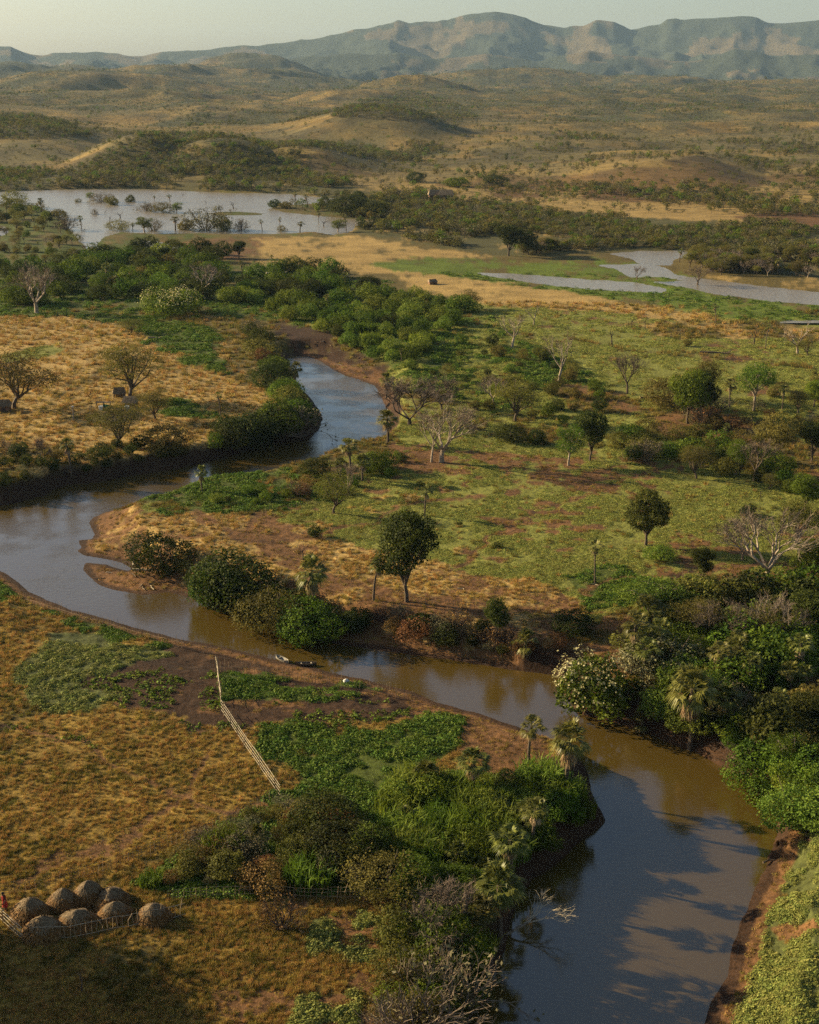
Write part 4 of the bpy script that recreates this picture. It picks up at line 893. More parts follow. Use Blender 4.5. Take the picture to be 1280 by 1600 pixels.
THICK = [
 ('thicket behind the golden field', [(0,410),(90,415),(190,405),(300,400),(400,415),(480,420),(560,432),(592,450),(560,464),(430,482),(330,488),(240,470),(120,474),(0,478)], 92,
   {'bush0': 3, 'bush1': 3, 'bush2': 4, 'bush5': 3, 'big0': 2, 'big1': 2, 'bush3': 1, 'bush4': 1, 'palm1': .5}, (22, 34), 13, 1),
 ('wooded left shore of the lake', [(-10,330),(20,330),(64,338),(104,356),(130,385),(150,402),(190,402),(180,416),(0,416)], 62,
   {'bush3': 2, 'bush6': 3, 'olive0': 2, 'olive1': 2, 'sparse0': 3, 'palm1': 2, 'palm0': 1, 'bush1': 1, 'dense0': 1, 'bush7': 1, 'bare2': .7}, (9, 18), 9, 2),
 ('dark bushes behind the brown patch', [(200,392),(300,394),(380,400),(380,410),(200,410)], 12, {'big0': 3, 'dense2': 1, 'bush0': 2}, (18, 28), 11, 3),
 ('green thicket right of the upper river', [(405,474),(450,466),(560,458),(660,468),(740,488),(700,520),(660,545),(640,585),(600,572),(560,552),(500,520),(425,498)], 64,
   {'bush1': 3, 'bush2': 4, 'bush4': 6, 'bush0': 1, 'palm2': .5, 'reed1': 1.5}, (16, 30), 13, 4),
 ('scrub in the middle pasture', [(640,540),(760,530),(900,575),(960,640),(900,668),(740,650),(650,610)], 42,
   {'bush0': 2, 'bush1': 2, 'bush3': 3, 'bush6': 3, 'bush5': 2, 'bush4': 1}, (9, 22), 17, 5),
 ('scrub belt', [(950,690),(1040,675),(1140,695),(1240,740),(1240,775),(1160,752),(1060,735),(960,712)], 30,
   {'bush0': 2, 'bush3': 3, 'bush6': 2, 'bush1': 2, 'bush2': 1, 'bigolive': 2, 'palm2': 1, 'sparse1': 1, 'twigbush0': 1}, (18, 38), 16, 6),
 ('brush around the tree group', [(1030,640),(1130,640),(1280,640),(1280,700),(1180,700),(1080,670)], 22,
   {'bush7': 2, 'bush8': 2, 'bush6': 2, 'bush3': 1, 'palm0': 1, 'twigbush0': 1}, (14, 30), 15, 7),
 ('woods of the right bank', [(990,1000),(1060,950),(1160,930),(1280,920),(1290,1180),(1210,1205),(1150,1180),(1090,1158),(1010,1124),(992,1090)], 84,
   {'bush0': 2, 'bush1': 3, 'bush2': 3, 'bush4': 3, 'big0': 1, 'big1': 2, 'bush3': 3, 'airy0': 1.5, 'airy1': 1.5, 'dense1': 1, 'palm1': 2.5, 'palm0': 2, 'skirtpalm': 2, 'sparse0': 2, 'big2': 1.5, 'twigbush0': 2, 'bare3': 1, 'bush7': 1.5}, (30, 78), 21, 8),
 ('bushes along the low right bank', [(1150,1195),(1215,1205),(1290,1190),(1290,1290),(1235,1290),(1210,1240)], 13, {'bush1': 3, 'bush2': 3, 'big1': 2, 'bush4': 2, 'bush6': 1}, (34, 60), 24, 9),
 ('brush on the left river bank', [(-10,690),(60,712),(200,698),(330,694),(330,712),(200,726),(110,742),(0,762)], 40,
   {'bush0': 3, 'bush5': 2, 'bush3': 2, 'bush6': 2, 'bush7': 1, 'twigbush0': 1}, (10, 24), 15, 10),
 ('bank brush over the bend', [(330,700),(400,690),(470,680),(490,650),(470,612),(440,590),(420,560),(405,520),(380,530),(420,600),(440,640),(360,670)], 20,
   {'bush0': 3, 'bush1': 2, 'bush5': 2, 'bush6': 1, 'bush8': .5}, (20, 40), 14, 11),
 ('shore brush below the upper river', [(320,780),(420,764),(480,752),(560,722),(640,700),(640,735),(560,770),(440,790),(330,792)], 22,
   {'bush1': 3, 'bush2': 2, 'bush4': 2, 'bush8': 1, 'bush0': 1, 'palm2': .6}, (8, 18), 16, 12),
 ('bank thicket of the middle river', [(290,915),(400,930),(520,965),(560,985),(540,1000),(440,985),(350,945),(290,925)], 13, {'bush0': 3, 'bush1': 2, 'bush3': 2, 'big0': 1}, (30, 48), 20, 13),
 ('rim of the shaded steep bank', [(540,965),(640,962),(760,985),(880,1015),(880,1035),(760,1020),(640,1000),(560,990)], 18, {'bush0': 2, 'bush7': 2, 'bush8': 2, 'twigbush2': 2, 'shrubpalm': .7, 'twigbush0': 1}, (16, 34), 22, 14),
 ('lush growth of the near bank', [(620,1240),(700,1225),(820,1225),(900,1215),(925,1262),(900,1290),(840,1345),(800,1400),(790,1470),(740,1560),(720,1600),(660,1600),(650,1500),(640,1400),(610,1300)], 84,
   {'reed0': 9, 'reed1': 7, 'bush1': 2, 'bush2': 1, 'bush0': 1, 'bush4': 2, 'shrubpalm': 1, 'big1': .8}, (20, 40), 19, 15),
 ('brown scrub above the haystacks', [(230,1385),(330,1310),(430,1250),(540,1280),(600,1340),(580,1390),(440,1395),(300,1398)], 44,
   {'bush6': 3, 'bush8': 3, 'bush3': 2, 'bush7': 2, 'bush5': 1, 'reed1': 1, 'twigbush0': 1}, (18, 42), 22, 16),
 ('far side of the pasture', [(1180,600),(1290,590),(1290,640),(1200,630)], 7, {'bush3': 2, 'bush6': 2, 'bush1': 1}, (10, 18), 16, 17),
 ('stumps of the pasture', [(640,745),(760,700),(960,740),(1200,770),(1200,820),(1040,830),(960,880),(900,880),(700,860),(600,800)], 26, {'snag0': 2, 'snag1': 1, 'snag2': 1, 'bush5': .6}, (5, 13), 26, 21, (.5, 1.1)),
 ('stumps of the far pasture', [(660,500),(1280,515),(1280,600),(1000,600),(800,560),(680,520)], 22, {'snag0': 1, 'snag1': 2, 'snag2': 2, 'bush3': 1, 'thinpalm': .5}, (6, 16), 28, 22, (.6, 1.1)),
 ('bottom corner of the bank', [(600,1470),(700,1480),(730,1560),(700,1640),(600,1640)], 12, {'bush3': 2, 'bush6': 2, 'bush1': 2, 'twigbush0': 1}, (34, 60), 26, 18),
]
DESC = {'snag0': 'small dead stump', 'snag1': 'thin dead snag', 'snag2': 'small forked snag', 'bush0': 'dark green bush', 'bush1': 'green bush', 'bush2': 'leafy mid-green bush', 'bush3': 'olive bush', 'bush4': 'bright green bush', 'bush5': 'very dark bush', 'bush6': 'fine-leaved olive bush', 'bush7': 'grey-green bush',
 'bush8': 'rust-brown bush', 'big0': 'big dark bush', 'big1': 'big green bush', 'big2': 'big bright bush', 'bigolive': 'big olive bush', 'reed0': 'bright green reed clump', 'reed1': 'green reed clump', 'reed2': 'straw grass clump',
 'reed3': 'brown grass clump', 'palm0': 'fan palm', 'palm1': 'fan palm', 'palm2': 'fan palm', 'shrubpalm': 'low fan palm', 'skirtpalm': 'skirted palm', 'thinpalm': 'slim palm', 'sparse0': 'thin-leaved tree', 'sparse1': 'thin-leaved tree',
 'sparse2': 'thin-leaved tree', 'olive0': 'olive tree', 'olive1': 'olive tree', 'airy0': 'airy light green tree', 'airy1': 'airy pale-trunked tree', 'dense0': 'dark dense tree', 'dense1': 'dark dense tree', 'dense2': 'dark dense tree', 'bare2': 'bare grey tree', 'bare3': 'bare twiggy tree', 'bare4': 'bare grey tree',
 'round0': 'rounded green tree', 'round1': 'rounded green tree', 'twigbush0': 'twiggy half-bare bush', 'twigbush1': 'pale twiggy shrub', 'twigbush2': 'dry brown shrub'}
def describe(items, where, group):
    """items: (px, py, wx, wy, wz, key, h, wd); labels from the nearest named thing and the order going away from it"""
    res = []
    for it in items:
        px, py, wx, wy = it[:4]
        lx, ly, nm = min(LAND, key=lambda l: (l[0] - wx) ** 2 + (l[1] - wy) ** 2)
        dx, dy = wx - lx, wy - ly
        rel = ('behind' if dy > 0 else 'in front of') if abs(dy) > abs(dx) * 1.2 else ('right of' if dx > 0 else 'left of')
        res.append([math.hypot(dx, dy), DESC[it[5]], rel, nm, it])
    res.sort(key=lambda t: t[0]); c = {}
    for d, ds, rel, nm, it in res:
        k = c[(ds, rel, nm)] = c.get((ds, rel, nm), 0) + 1
        base = f'{ds} {rel} {nm}' if k == 1 else f'{ORD[min(k, 19) - 1]} {ds} {rel} {nm}, counting away from it'
        if base in used: base = f'{base}, in the {where}' if len((base + where).split()) < 14 else f'{ds} {rel} {nm}, in the {where}'
        words_ = base.split()
        if len(words_) > 16: base = ' '.join(words_[:16])
        used[base] = used.get(base, 0) + 1
        px, py, wx, wy, wz, key, h, wd = it
        D = wy * cP - (wz - H) * sP; el = math.atan2(H - wz, math.hypot(wx, wy)); hm = h * D / F / max(math.cos(el), .5)
        plant(key, wx, wy, wz, hm, base, group, None, wd)
ALLIT = [(w_, it) for w_, poly, n, tbl, hr, sep, seed, *wr in THICK for it in fill(poly, n, tbl, hr, sep, seed, *wr)]
bushy = [(w_, it) for w_, it in ALLIT if kind_of(it[5])[0] == 'bush']; bushy.sort(key=lambda t: -t[1][6]); UNDER = [it for w_, it in bushy[228:]]; gone = set(id(it) for it in UNDER)
for where in dict.fromkeys(w_ for w_, it in ALLIT):
    describe([it for w_, it in ALLIT if w_ == where and id(it) not in gone], where, 'plants of the ' + where)

# ------------------------------------------------------------------ woodland belts behind the meadow and beyond the lake, hills
BLUFF = [[(120,270),(165,236),(235,218),(300,232),(365,222),(440,250),(520,290),(450,286),(300,274)], [(-60,190),(20,172),(100,192),(150,212),(60,218),(-60,218)], [(520,184),(560,158),(640,140),(720,163),(750,186),(640,188)]]
BELT = [[(530,350),(560,318),(640,300),(760,318),(900,335),(1100,345),(1300,360),(1300,440),(1130,424),(1075,402),(1010,386),(900,392),(800,400),(700,386),(620,372),(570,362)],
        [(-40,262),(130,268),(260,270),(330,266),(450,284),(560,292),(620,300),(560,310),(450,302),(340,298),(200,294),(-40,297)],
        [(1070,400),(1100,402),(1130,390),(1300,380),(1300,445),(1180,438),(1110,428)]]
r = np.random.default_rng(55)
pxs = []; pys = []
n = 330000
az = r.uniform(-0.40, 0.40, n); rad_ = 440 * np.exp(r.random(n) * math.log(5200 / 440))
X, Y = rad_ * np.sin(az), rad_ * np.cos(az); Z = height(X, Y, False); PX, PY, _ = pxof(X, Y, Z)
belt = np.zeros(n, bool)
for p in BELT: belt |= inside(PX, PY, p)
cov = cover(X, Y)
gap = fbm(X, Y * .7, 26, 3, 303); dens = np.where(belt, 0.50 * smooth(.36, .50, gap), 0.0); fr = rad_ > 640
nz = fbm(X, Y * 0.6, 55, 4, 300)
dens = np.where(~belt & fr, np.where(cov == U_, 0.50 * smooth(0.40, 0.55, nz) + 0.13, 0.05 + 0.25 * smooth(0.60, 0.68, nz)), dens)
dens = dens * np.where(rad_ > 900, np.clip(900 / rad_, .45, 1), 1)
blf = np.zeros(n, bool)
for p in BLUFF: blf |= inside(PX, PY, p)
dens = np.where(blf, 0.8, dens)  # bluffs and shaded hills planted denser, to darken their faces
keep = (r.random(n) < dens) & (GL.get(X, Y) > 2) & (PY < 450) & (PY > 100)
X, Y, Z, PX, PY, RD, BT = X[keep], Y[keep], Z[keep], PX[keep], PY[keep], rad_[keep], belt[keep]
# the nearest of them are objects of their own
score = RD + 400 * ~BT + 500 * ((PX < -5) | (PX > 1285)) + 60 * r.random(len(X)); order = np.argsort(score); own = order[:210]; rest = order[210:]
MIX = {'olive0': 2, 'olive1': 2, 'sparse0': 2, 'sparse2': 2, 'bare2': 1.6, 'bare4': 1.4, 'dense0': .9, 'palm1': .9, 'round1': .8, 'bare3': 1.4, 'sparse1': 1.5}
LAND += [gp(795, 398)[:2] + ('the great dark tree of the belt',), gp(1075, 402)[:2] + ('the bushy left end of the far spit',), gp(660, 378)[:2] + ('the left end of the woodland belt',), gp(930, 392)[:2] + ('the corner of the green meadow',),
         gp(1170, 420)[:2] + ('the middle of the far spit',), gp(1260, 438)[:2] + ('the orange bank at far right',), gp(60, 296)[:2] + ('the far left lake shore',), gp(230, 294)[:2] + ('the shore below the dark bluff',), gp(430, 302)[:2] + ('the grassy far shore',),
         gp(600, 345)[:2] + ('the right tip of the lake',), gp(720, 340)[:2] + ('the pale trunks of the belt',), gp(860, 350)[:2] + ('the middle of the woodland belt',), gp(1000, 370)[:2] + ('the right pool',), gp(1130, 370)[:2] + ('the right half of the belt',)]
items = []
for i in own:
    items.append((PX[i], PY[i], X[i], Y[i], Z[i], pick(MIX, r), 0, r.uniform(1.0, 1.35)))
def describe_far(items):
    out = []
    for it in items:
        hm = r.uniform(2.8, 5.6); D = it[3] * cP - (it[4] - H) * sP; out.append(it[:6] + (hm * F / D, it[7]))
    describe(out, 'woodland belt', 'trees and bushes of the woodland belt')
describe_far(items)
put('dense2', 795, 400, 50, 'great dark rounded tree standing in front of the woodland belt', None, 1.35)
put('dense0', 825, 398, 36, 'dark rounded tree joined to the right of the great dark tree', None, 1.2)
put('bare4', 995, 438, 24, 'leafless rounded tree between the two long pools', None, 1.2)
put('bare3', 1090, 448, 36, 'grey leaning tree on the meadow before the right pool', None, 1.4)
put('palm1', 1062, 410, 22, 'fan palm at the left tip of the far spit', None, 1.2)
put('olive0', 1078, 418, 26, 'yellow-green tree beside the tip palm of the far spit', None, 1.2)
put('dense1', 1119, 312, 14, 'lone dark upright tree on the golden slope', None, .8)
put('bush0', 1131, 315, 7, 'small round shrub right of the lone upright tree', None, 1.0)
put('bush0', 1088, 283, 6, 'dark low shrub high on the golden slope', None, 1.6)
put('big1', 712, 292, 17, 'broad dark green tree below the red bluff', None, 1.8)
put('big0', 775, 290, 19, 'broad dark tree right below the red bluff', None, 1.7)
put('big0', 650, 284, 18, 'dark round tree left of the red bluff', None, 1.4)
put('palm1', 425, 412, 14, 'dark palm poking above the thicket by the brown patch', None, 1.2)
put('palm0', 500, 420, 16, 'ragged palm poking above the thicket before the gold strip', None, 1.2)
# off the left edge of the picture: the trees whose long shadow lies across the brown field
for i, (dx, dy, h) in enumerate([(-38.5, 83.6, 9.5), (-44.5, 86, 11.5), (-50, 86.5, 13)]):
    z = float(height(np.array([dx]), np.array([dy]))[0])
    plant(('dense0', 'round0', 'dense2', 'dense1', 'round1')[i], dx, dy, z, h, f'tall leafy tree outside the left edge, {["nearest to the haystacks", "tallest of its row", "farthest out", "nearest to the viewer", "behind the others"][i]}', 'trees left of the haystacks', None, 1.35)

# ------------------------------------------------------------------ stuff: instanced cover
def cloud(name, X, Y, Z, scl, idxs, protos, label, kind='stuff', rot=None, r=rng):
    n = len(X); me = bpy.data.meshes.new(name + '_points'); me.vertices.add(n)
    me.vertices.foreach_set('co', np.stack([X, Y, Z], 1).astype(np.float32).ravel())
    def at(nm, tp, v): a = me.attributes.new(nm, tp, 'POINT'); a.data.foreach_set('value', v)
    at('scl', 'FLOAT', np.asarray(scl, np.float32)); at('idx', 'INT', np.asarray(idxs, np.int32)); at('rot', 'FLOAT', r.uniform(0, 6.283, n).astype(np.float32))
    o = link(name, me); tag(o, label, kind=kind)
    col = bpy.data.collections.new(name + '_kinds')
    for i, mesh in enumerate(protos):
        po = bpy.data.objects.new(f'{name}_{chr(97 + i)}', mesh); col.objects.link(po)
    g = bpy.data.node_groups.new(name + '_spread', 'GeometryNodeTree')
    g.interface.new_socket('Geometry', in_out='INPUT', socket_type='NodeSocketGeometry'); g.interface.new_socket('Geometry', in_out='OUTPUT', socket_type='NodeSocketGeometry')
    gi = g.nodes.new('NodeGroupInput'); go = g.nodes.new('NodeGroupOutput'); ci = g.nodes.new('GeometryNodeCollectionInfo')
    ci.inputs['Collection'].default_value = col; ci.inputs['Separate Children'].default_value = True; ci.inputs['Reset Children'].default_value = True
    ip = g.nodes.new('GeometryNodeInstanceOnPoints'); ip.inputs['Pick Instance'].default_value = True
    def na(nm, tp): q = g.nodes.new('GeometryNodeInputNamedAttribute'); q.data_type = tp; q.inputs['Name'].default_value = nm; return q.outputs['Attribute']
    cx = g.nodes.new('ShaderNodeCombineXYZ'); g.links.new(na('rot', 'FLOAT'), cx.inputs[2])
    g.links.new(gi.outputs[0], ip.inputs['Points']); g.links.new(ci.outputs[0], ip.inputs['Instance']); g.links.new(na('idx', 'INT'), ip.inputs['Instance Index'])
    g.links.new(cx.outputs[0], ip.inputs['Rotation']); g.links.new(na('scl', 'FLOAT'), ip.inputs['Scale']); g.links.new(ip.outputs[0], go.inputs[0])
    md = o.modifiers.new('spread', 'NODES'); md.node_group = g
    return o
def far_tree(seed, mat, n=190, bare=False, Hh=5.0, W=2.2):
    r = np.random.default_rng(seed); b = MB(); b.tube([(0, 0, -0.5), (0, 0, Hh * .5)], [0.16, 0.08], 3, cap=False)
    LB = [(np.array([W * .4 * math.cos(a), W * .4 * math.sin(a), Hh * r.uniform(.5, .7)]), (W * .55, W * .55, Hh * .26)) for a in (0, 1.3, 2.6, 3.9, 5.2)]
    p, d = lobe_points(r, LB, n, 0.75); k0 = len(b.f); b.leaves(p, 0.6 if not bare else 0.38, d, r, 0.6, 0.9)
    me = b.mesh('far_tree', [M['bark'], M[mat]]); mi = np.ones(len(me.polygons), np.int32); mi[:k0] = 0; me.polygons.foreach_set('material_index', mi); return me
FT = [far_tree(1, 'dark'), far_tree(2, 'olive'), far_tree(3, 'green'), far_tree(4, 'grey', 170, True), far_tree(5, 'olive', 150, False, 3.2, 2.4), far_tree(6, 'grey', 170, False, 3.4, 2.6), far_tree(7, 'dark', 150, False, 3.0, 2.2)]
w = rest; pk = r.choice(7, len(w), p=[.08, .22, .08, .22, .20, .16, .04])
sc_f = r.uniform(0.30, 1.0, len(w)) * np.where(fbm(X[w], Y[w], 80, 2, 9) > .5, 1.15, .8) * np.clip(RD[w] / 2200, 1, 1.7)
cloud('distant_woodland', X[w], Y[w], Z[w] - 0.1, sc_f, pk, FT, 'scattered bush and woodland covering the plain and hills')

ks = sorted(set(it[5] for it in UNDER)); U = np.array([(it[2], it[3], it[4]) for it in UNDER])
usc = []
for it in UNDER:
    D = it[3] * cP - (it[4] - H) * sP; usc.append(it[6] * D / F / .9 / PR[it[5]][1])
cloud('undergrowth', U[:, 0], U[:, 1], U[:, 2], usc, [ks.index(it[5]) for it in UNDER], [PR[k][0][0][1] for k in ks], 'low bushes filling the gaps of the thickets')
# ground cover clumps
def mat_clump(seed, mat, n=46, W=0.6, h=0.22, leaf=0.15):
    r = np.random.default_rng(seed); b = MB(); q = W * np.sqrt(r.random(n)); a = r.uniform(0, 6.283, n); z = h * (1 - (q / W) ** 2) * r.uniform(.5, 1.1, n)
    p = np.stack([q * np.cos(a), q * np.sin(a), z], 1); nn = np.stack([np.cos(a) * .5, np.sin(a) * .5, np.ones(n)], 1); b.leaves(p, leaf, nn, r, .8, .7); return b.mesh('leaf_clump', M[mat])
def tuft(seed, mat, n=34, h=0.45, W=0.25, wd=0.022):
    r = np.random.default_rng(seed); b = MB()
    for _ in range(n):
        a = r.uniform(0, 6.283); q = W * math.sqrt(r.random()); p = np.array([q * math.cos(a), q * math.sin(a), -0.03]); o = r.normal(size=2) * 0.35 * h; L = h * r.uniform(.5, 1.1); s = np.array([math.sin(a * 5), math.cos(a * 5), 0]) * wd
        b.add([p - s, p + s, p + (o[0], o[1], L)], [(0, 1, 2)])
    return b.mesh('tuft', M[mat])
def spread(n, pxr, seed, want, rmin=40, rmax=430, maxr=None):
    """candidate points even over the picture's ground, kept where the ground is of a wanted kind"""
    r = np.random.default_rng(seed); a = r.uniform(-0.375, 0.375, n); py = r.uniform(pxr[0], pxr[1], n)
    R = H / np.tan(PITCH + np.arctan((py - CY) / F)); X, Y = R * np.sin(a), R * np.cos(a)
    c = cover(X, Y); k = np.isin(c, want) & (GR.get(X, Y) > 0.4) & (GL.get(X, Y) > 1); X, Y = X[k], Y[k]
    return X, Y, height(X, Y), c[k], r
CL = [mat_clump(1, 'mat', 84, .62, .15, .10), mat_clump(2, 'mat', 70, .55, .11, .10), mat_clump(3, 'lush', 50, .6, .32, .18), mat_clump(4, 'lush', 50, .7, .42, .2), mat_clump(5, 'pale', 60, .6, .34, .17), mat_clump(6, 'pale', 60, .6, .26, .15)]
X_, Y_, Z_, c_, r_ = spread(190000, (425, 960), 401, [M_, L_, V_])
g_ = fbm(X_, Y_ * .7, 3.5, 4, 222); k = (r_.random(len(X_)) < smooth(.30, .52, g_) * np.where(c_ == V_, .35, 1))
X_, Y_, Z_, c_ = X_[k], Y_[k], Z_[k], c_[k]; D_r = np.hypot(X_, Y_)
ix = np.where(c_ == M_, r_.integers(0, 2, len(X_)), np.where(r_.random(len(X_)) < .8, r_.integers(2, 4, len(X_)), 0))
cloud('creeping_plants', X_, Y_, Z_, r_.uniform(.45, 1.2, len(X_)) * np.clip(D_r / 210, .62, 1.6), ix, CL, 'light green creeping plants matted over the pasture soil')
X_, Y_, Z_, c_, r_ = spread(95000, (960, 1800), 402, [L_, P_, M_])
ix = np.where(c_ == M_, r_.integers(0, 2, len(X_)), np.where(c_ == L_, r_.integers(2, 4, len(X_)), r_.integers(4, 6, len(X_)))); sm = np.where(c_ == M_, .6, 1.0)
lo = fbm(X_, Y_, 1.4, 3, 77)
k = lo > .36
cloud('leafy_ground_cover', X_[k], Y_[k], Z_[k], (r_.uniform(.45, .85, len(X_)) * (0.55 + lo) * sm)[k], ix[k], CL, 'leafy crops and weeds in green patches on the near bank')
TU = [tuft(1, 'straw'), tuft(2, 'straw', 30, .32, .3), tuft(3, 'brown'), tuft(4, 'brown', 26, .35, .3), tuft(5, 'olive', 34, .4, .28, .03), mat_clump(9, 'brown', 20, .4, .1, .12)]
X_, Y_, Z_, c_, r_ = spread(210000, (470, 1800), 403, [G_, N_, O_, R_, M_])
g_ = .5 * fbm(X_, Y_, 2.6, 3, 223) + .5 * fbm(X_, Y_, .8, 2, 224); pr = np.select([c_ == G_, c_ == N_, c_ == O_, c_ == R_], [.9, .95, .8, .30], .06) * (.25 + .75 * smooth(.34, .56, g_)); k = r_.random(len(X_)) < pr
X_, Y_, Z_, c_ = X_[k], Y_[k], Z_[k], c_[k]; u = r_.random(len(X_)); gg = fbm(X_, Y_, 6, 3, 229)
ix = np.where(c_ == G_, np.where(u < .8, r_.integers(0, 2, len(X_)), 3), np.where(c_ == N_, np.where(gg > .60, np.where(u < .4, 4, 0), np.where(u < .55, 0, np.where(u < .93, 3, 5))), np.where(c_ == R_, np.where(u < .5, 3, 5), np.where(u < .5, 4, 2))))
cloud('dry_grass', X_, Y_, Z_, r_.uniform(.6, 1.3, len(X_)) * np.clip(np.hypot(X_, Y_) / 170, .62, 2.2), ix, TU, 'dry golden and brown grass tufts over the fields')
# seedlings in the dark bed
b = mat_clump(12, 'bright', 7, .22, .22, .2); b2 = mat_clump(13, 'green', 10, .25, .25, .2)
X_, Y_, Z_, c_, r_ = spread(9000, (1030, 1140), 404, [D_, R_]); k = (fbm(X_, Y_, 2.5, 3, 5) > .53) & (X_ < 0) & (GR.get(X_, Y_) > 3)
cloud('seedlings', X_[k], Y_[k], Z_[k], r_.uniform(.6, 1.4, k.sum()), r_.integers(0, 2, k.sum()), [b, b2], 'bright seedlings dotted over the dark garden bed')

# ------------------------------------------------------------------ haystacks
def hay_parts(seed, W=1.35, Hh=1.9):
    r = np.random.default_rng(seed); out = []
    for nm, mt, z0, z1, k, extra in (('mound', 'hay', -0.1, .70, 24, 1.0), ('straw_cap', 'haycap', .62, 1.0, 22, 1.0)):
        b = MB(); rings = 12; V = []
        for i in range(rings + 1):
            t = z0 + (z1 - z0) * i / rings; R = W * max(0.0, 1 - max(t, 0) ** 1.25) ** .72 * extra * (1 + (0.05 if nm == 'mound' else 0.04)) if t < 1 else 0.0
            for j in range(k):
                a = 2 * math.pi * j / k; rr_ = max(R, 0.02) * (1 + 0.10 * math.sin(2 * a + seed) + 0.06 * math.sin(5 * a + seed * 2 + t * 6) + 0.2 * (r.random() - .5)); V.append((rr_ * math.cos(a), rr_ * math.sin(a), t * Hh + (0.03 if nm != 'mound' else 0)))
        b.add(V, [(i * k + j, i * k + (j + 1) % k, (i + 1) * k + (j + 1) % k, (i + 1) * k + j) for i in range(rings) for j in range(k)] + [tuple(rings * k + j for j in range(k))])
        n = 1100 if nm == 'mound' else 650; a = r.uniform(0, 6.283, n); t = r.uniform(max(z0, 0), min(z1, .98), n); R = W * np.clip(1 - t ** 1.25, 0, 1) ** .72 * 1.05
        p = np.stack([R * np.cos(a), R * np.sin(a), t * Hh], 1); dn = np.stack([np.cos(a) * .35 + .2 * r.normal(size=n), np.sin(a) * .35 + .2 * r.normal(size=n), -np.ones(n) * (.8)], 1)
        e = p + dn * r.uniform(.15, .5, n)[:, None]; s = np.stack([-np.sin(a), np.cos(a), np.zeros(n)], 1) * .028
        up = np.stack([np.cos(a), np.sin(a), np.full(n, .4)], 1) * .05; V = np.stack([p - s + up, p + s + up, e + s + up * 1.6, e - s + up * 1.6], 1).reshape(-1, 3); b.add(V, [(4 * i, 4 * i + 1, 4 * i + 2, 4 * i + 3) for i in range(n)])
        out.append((nm, b.mesh(nm, M[mt])))
    return out
HP = [hay_parts(1), hay_parts(2, 1.3, 2.1), hay_parts(3, 1.45, 1.75)]
HS = [(47,1434,56,44,0,'leftmost haystack, broad and ochre, beside the pale rail fence'),(98,1418,46,38,1,'haystack in the back row between the leftmost and the tallest'),(137,1410,50,46,1,'tallest and farthest haystack of the group'),
 (172,1414,50,40,2,'pale-topped haystack right of the tallest one'),(67,1462,60,46,0,'nearest haystack, behind the front stakes at left'),(118,1448,50,42,2,'grey-topped haystack in the front row, second from left'),
 (178,1436,46,36,0,'grey-topped haystack in the front row right of the middle'),(239,1440,50,36,1,'rightmost haystack, low and rough, standing apart')]
for px, py, w, h, k, lb in HS:
    x, y, z = gp(px, py); D = y * cP - (z - H) * sP; s = w * D / F / 2.5
    o = link('haystack', None, None, (x, y + 0.3, z), (0, 0, random.uniform(0, 6)), (s * random.uniform(.9, 1.1), s * random.uniform(.9, 1.15), s * h / w * random.uniform(.85, 1.0))); tag(o, lb, 'haystack', 'haystacks in the fenced corner')
    for nm, me in HP[k]: link(nm, me, o)

# ------------------------------------------------------------------ fences: every stake a part
def stake_mesh(seed, h=1.5, rad=.022):
    r = np.random.default_rng(seed); b = MB(); b.tube([(0, 0, -.3), (.03 * r.normal(), .02, h * .5), (.05 * r.normal(), .03 * r.normal(), h)], [rad, rad * .9, rad * .7], 4); return b.mesh('stake', M['stake'])
ST = [stake_mesh(i) for i in range(5)]
def fence(line, gap, h, name, label, group=None, rails=(0.35, .75), stuffrest=False, thick=1.0, mat='stake', rail_r=.018, maxst=100):
    pts = [gp(*p)[:2] if len(p) == 2 else p[:2] for p in line]; o = None; k = 0; stakes = []
    P = np.array(pts); seg = np.hypot(*(P[1:] - P[:-1]).T); tot = seg.sum(); cs = np.concatenate([[0], np.cumsum(seg)]); n = max(2, min(maxst, int(tot / gap)))
    o = link(name, None, None, (P[0][0], P[0][1], float(height(P[:1, 0], P[:1, 1])[0]))); tag(o, label, 'fence', group)
    org = np.array(o.location); prev = None; line3 = []
    for i in range(n + 1):
        d = tot * i / n + random.uniform(-.12, .12) * gap; d = min(max(d, 0), tot); x = np.interp(d, cs, P[:, 0]); y = np.interp(d, cs, P[:, 1]); z = float(height(np.array([x]), np.array([y]))[0])
        line3.append((x - org[0], y - org[1], z - org[2]))
        if i < n:
            hh = h * random.uniform(.72, 1.15); link('stake', ST[i % 5], o, line3[-1], (random.uniform(-.08, .08), random.uniform(-.08, .08), random.uniform(0, 6)), (thick, thick, hh / 1.5))
    for q in rails:
        b = MB(); b.tube([(a, c, d + q * h + random.uniform(-.03, .03)) for a, c, d in line3], rail_r, 4); link('rail', b.mesh('rail', M[mat]), o)
    return o
fence([(40,944),(110,966),(200,992),(290,1014),(336,1022)], .42, 1.5, 'stake_fence', 'thin stake fence along the wide river, left of the pale rail fence', 'stake fences', (.5,))
fence([(345,1050),(400,1056),(470,1064),(560,1078),(650,1098)], .42, 1.6, 'stake_fence', 'thin stake fence between garden beds and brown river', 'stake fences', (.5,))
fence([(338,1046),(342,1075),(346,1104)], .28, 1.7, 'stake_fence', 'dense upright stake fence seen edge-on above the pale rails', 'stake fences', (.3, .6, .9), thick=1.5, mat='wood', rail_r=.03)
fence([(436,1245),(385,1275),(330,1300),(265,1325),(200,1350),(150,1368),(60,1392),(0,1402)], .38, 1.15, 'stake_fence', 'faint woven stake fence crossing the brown field above the haystacks', 'stake fences', (.25, .5, .75, 1.0), rail_r=.012)
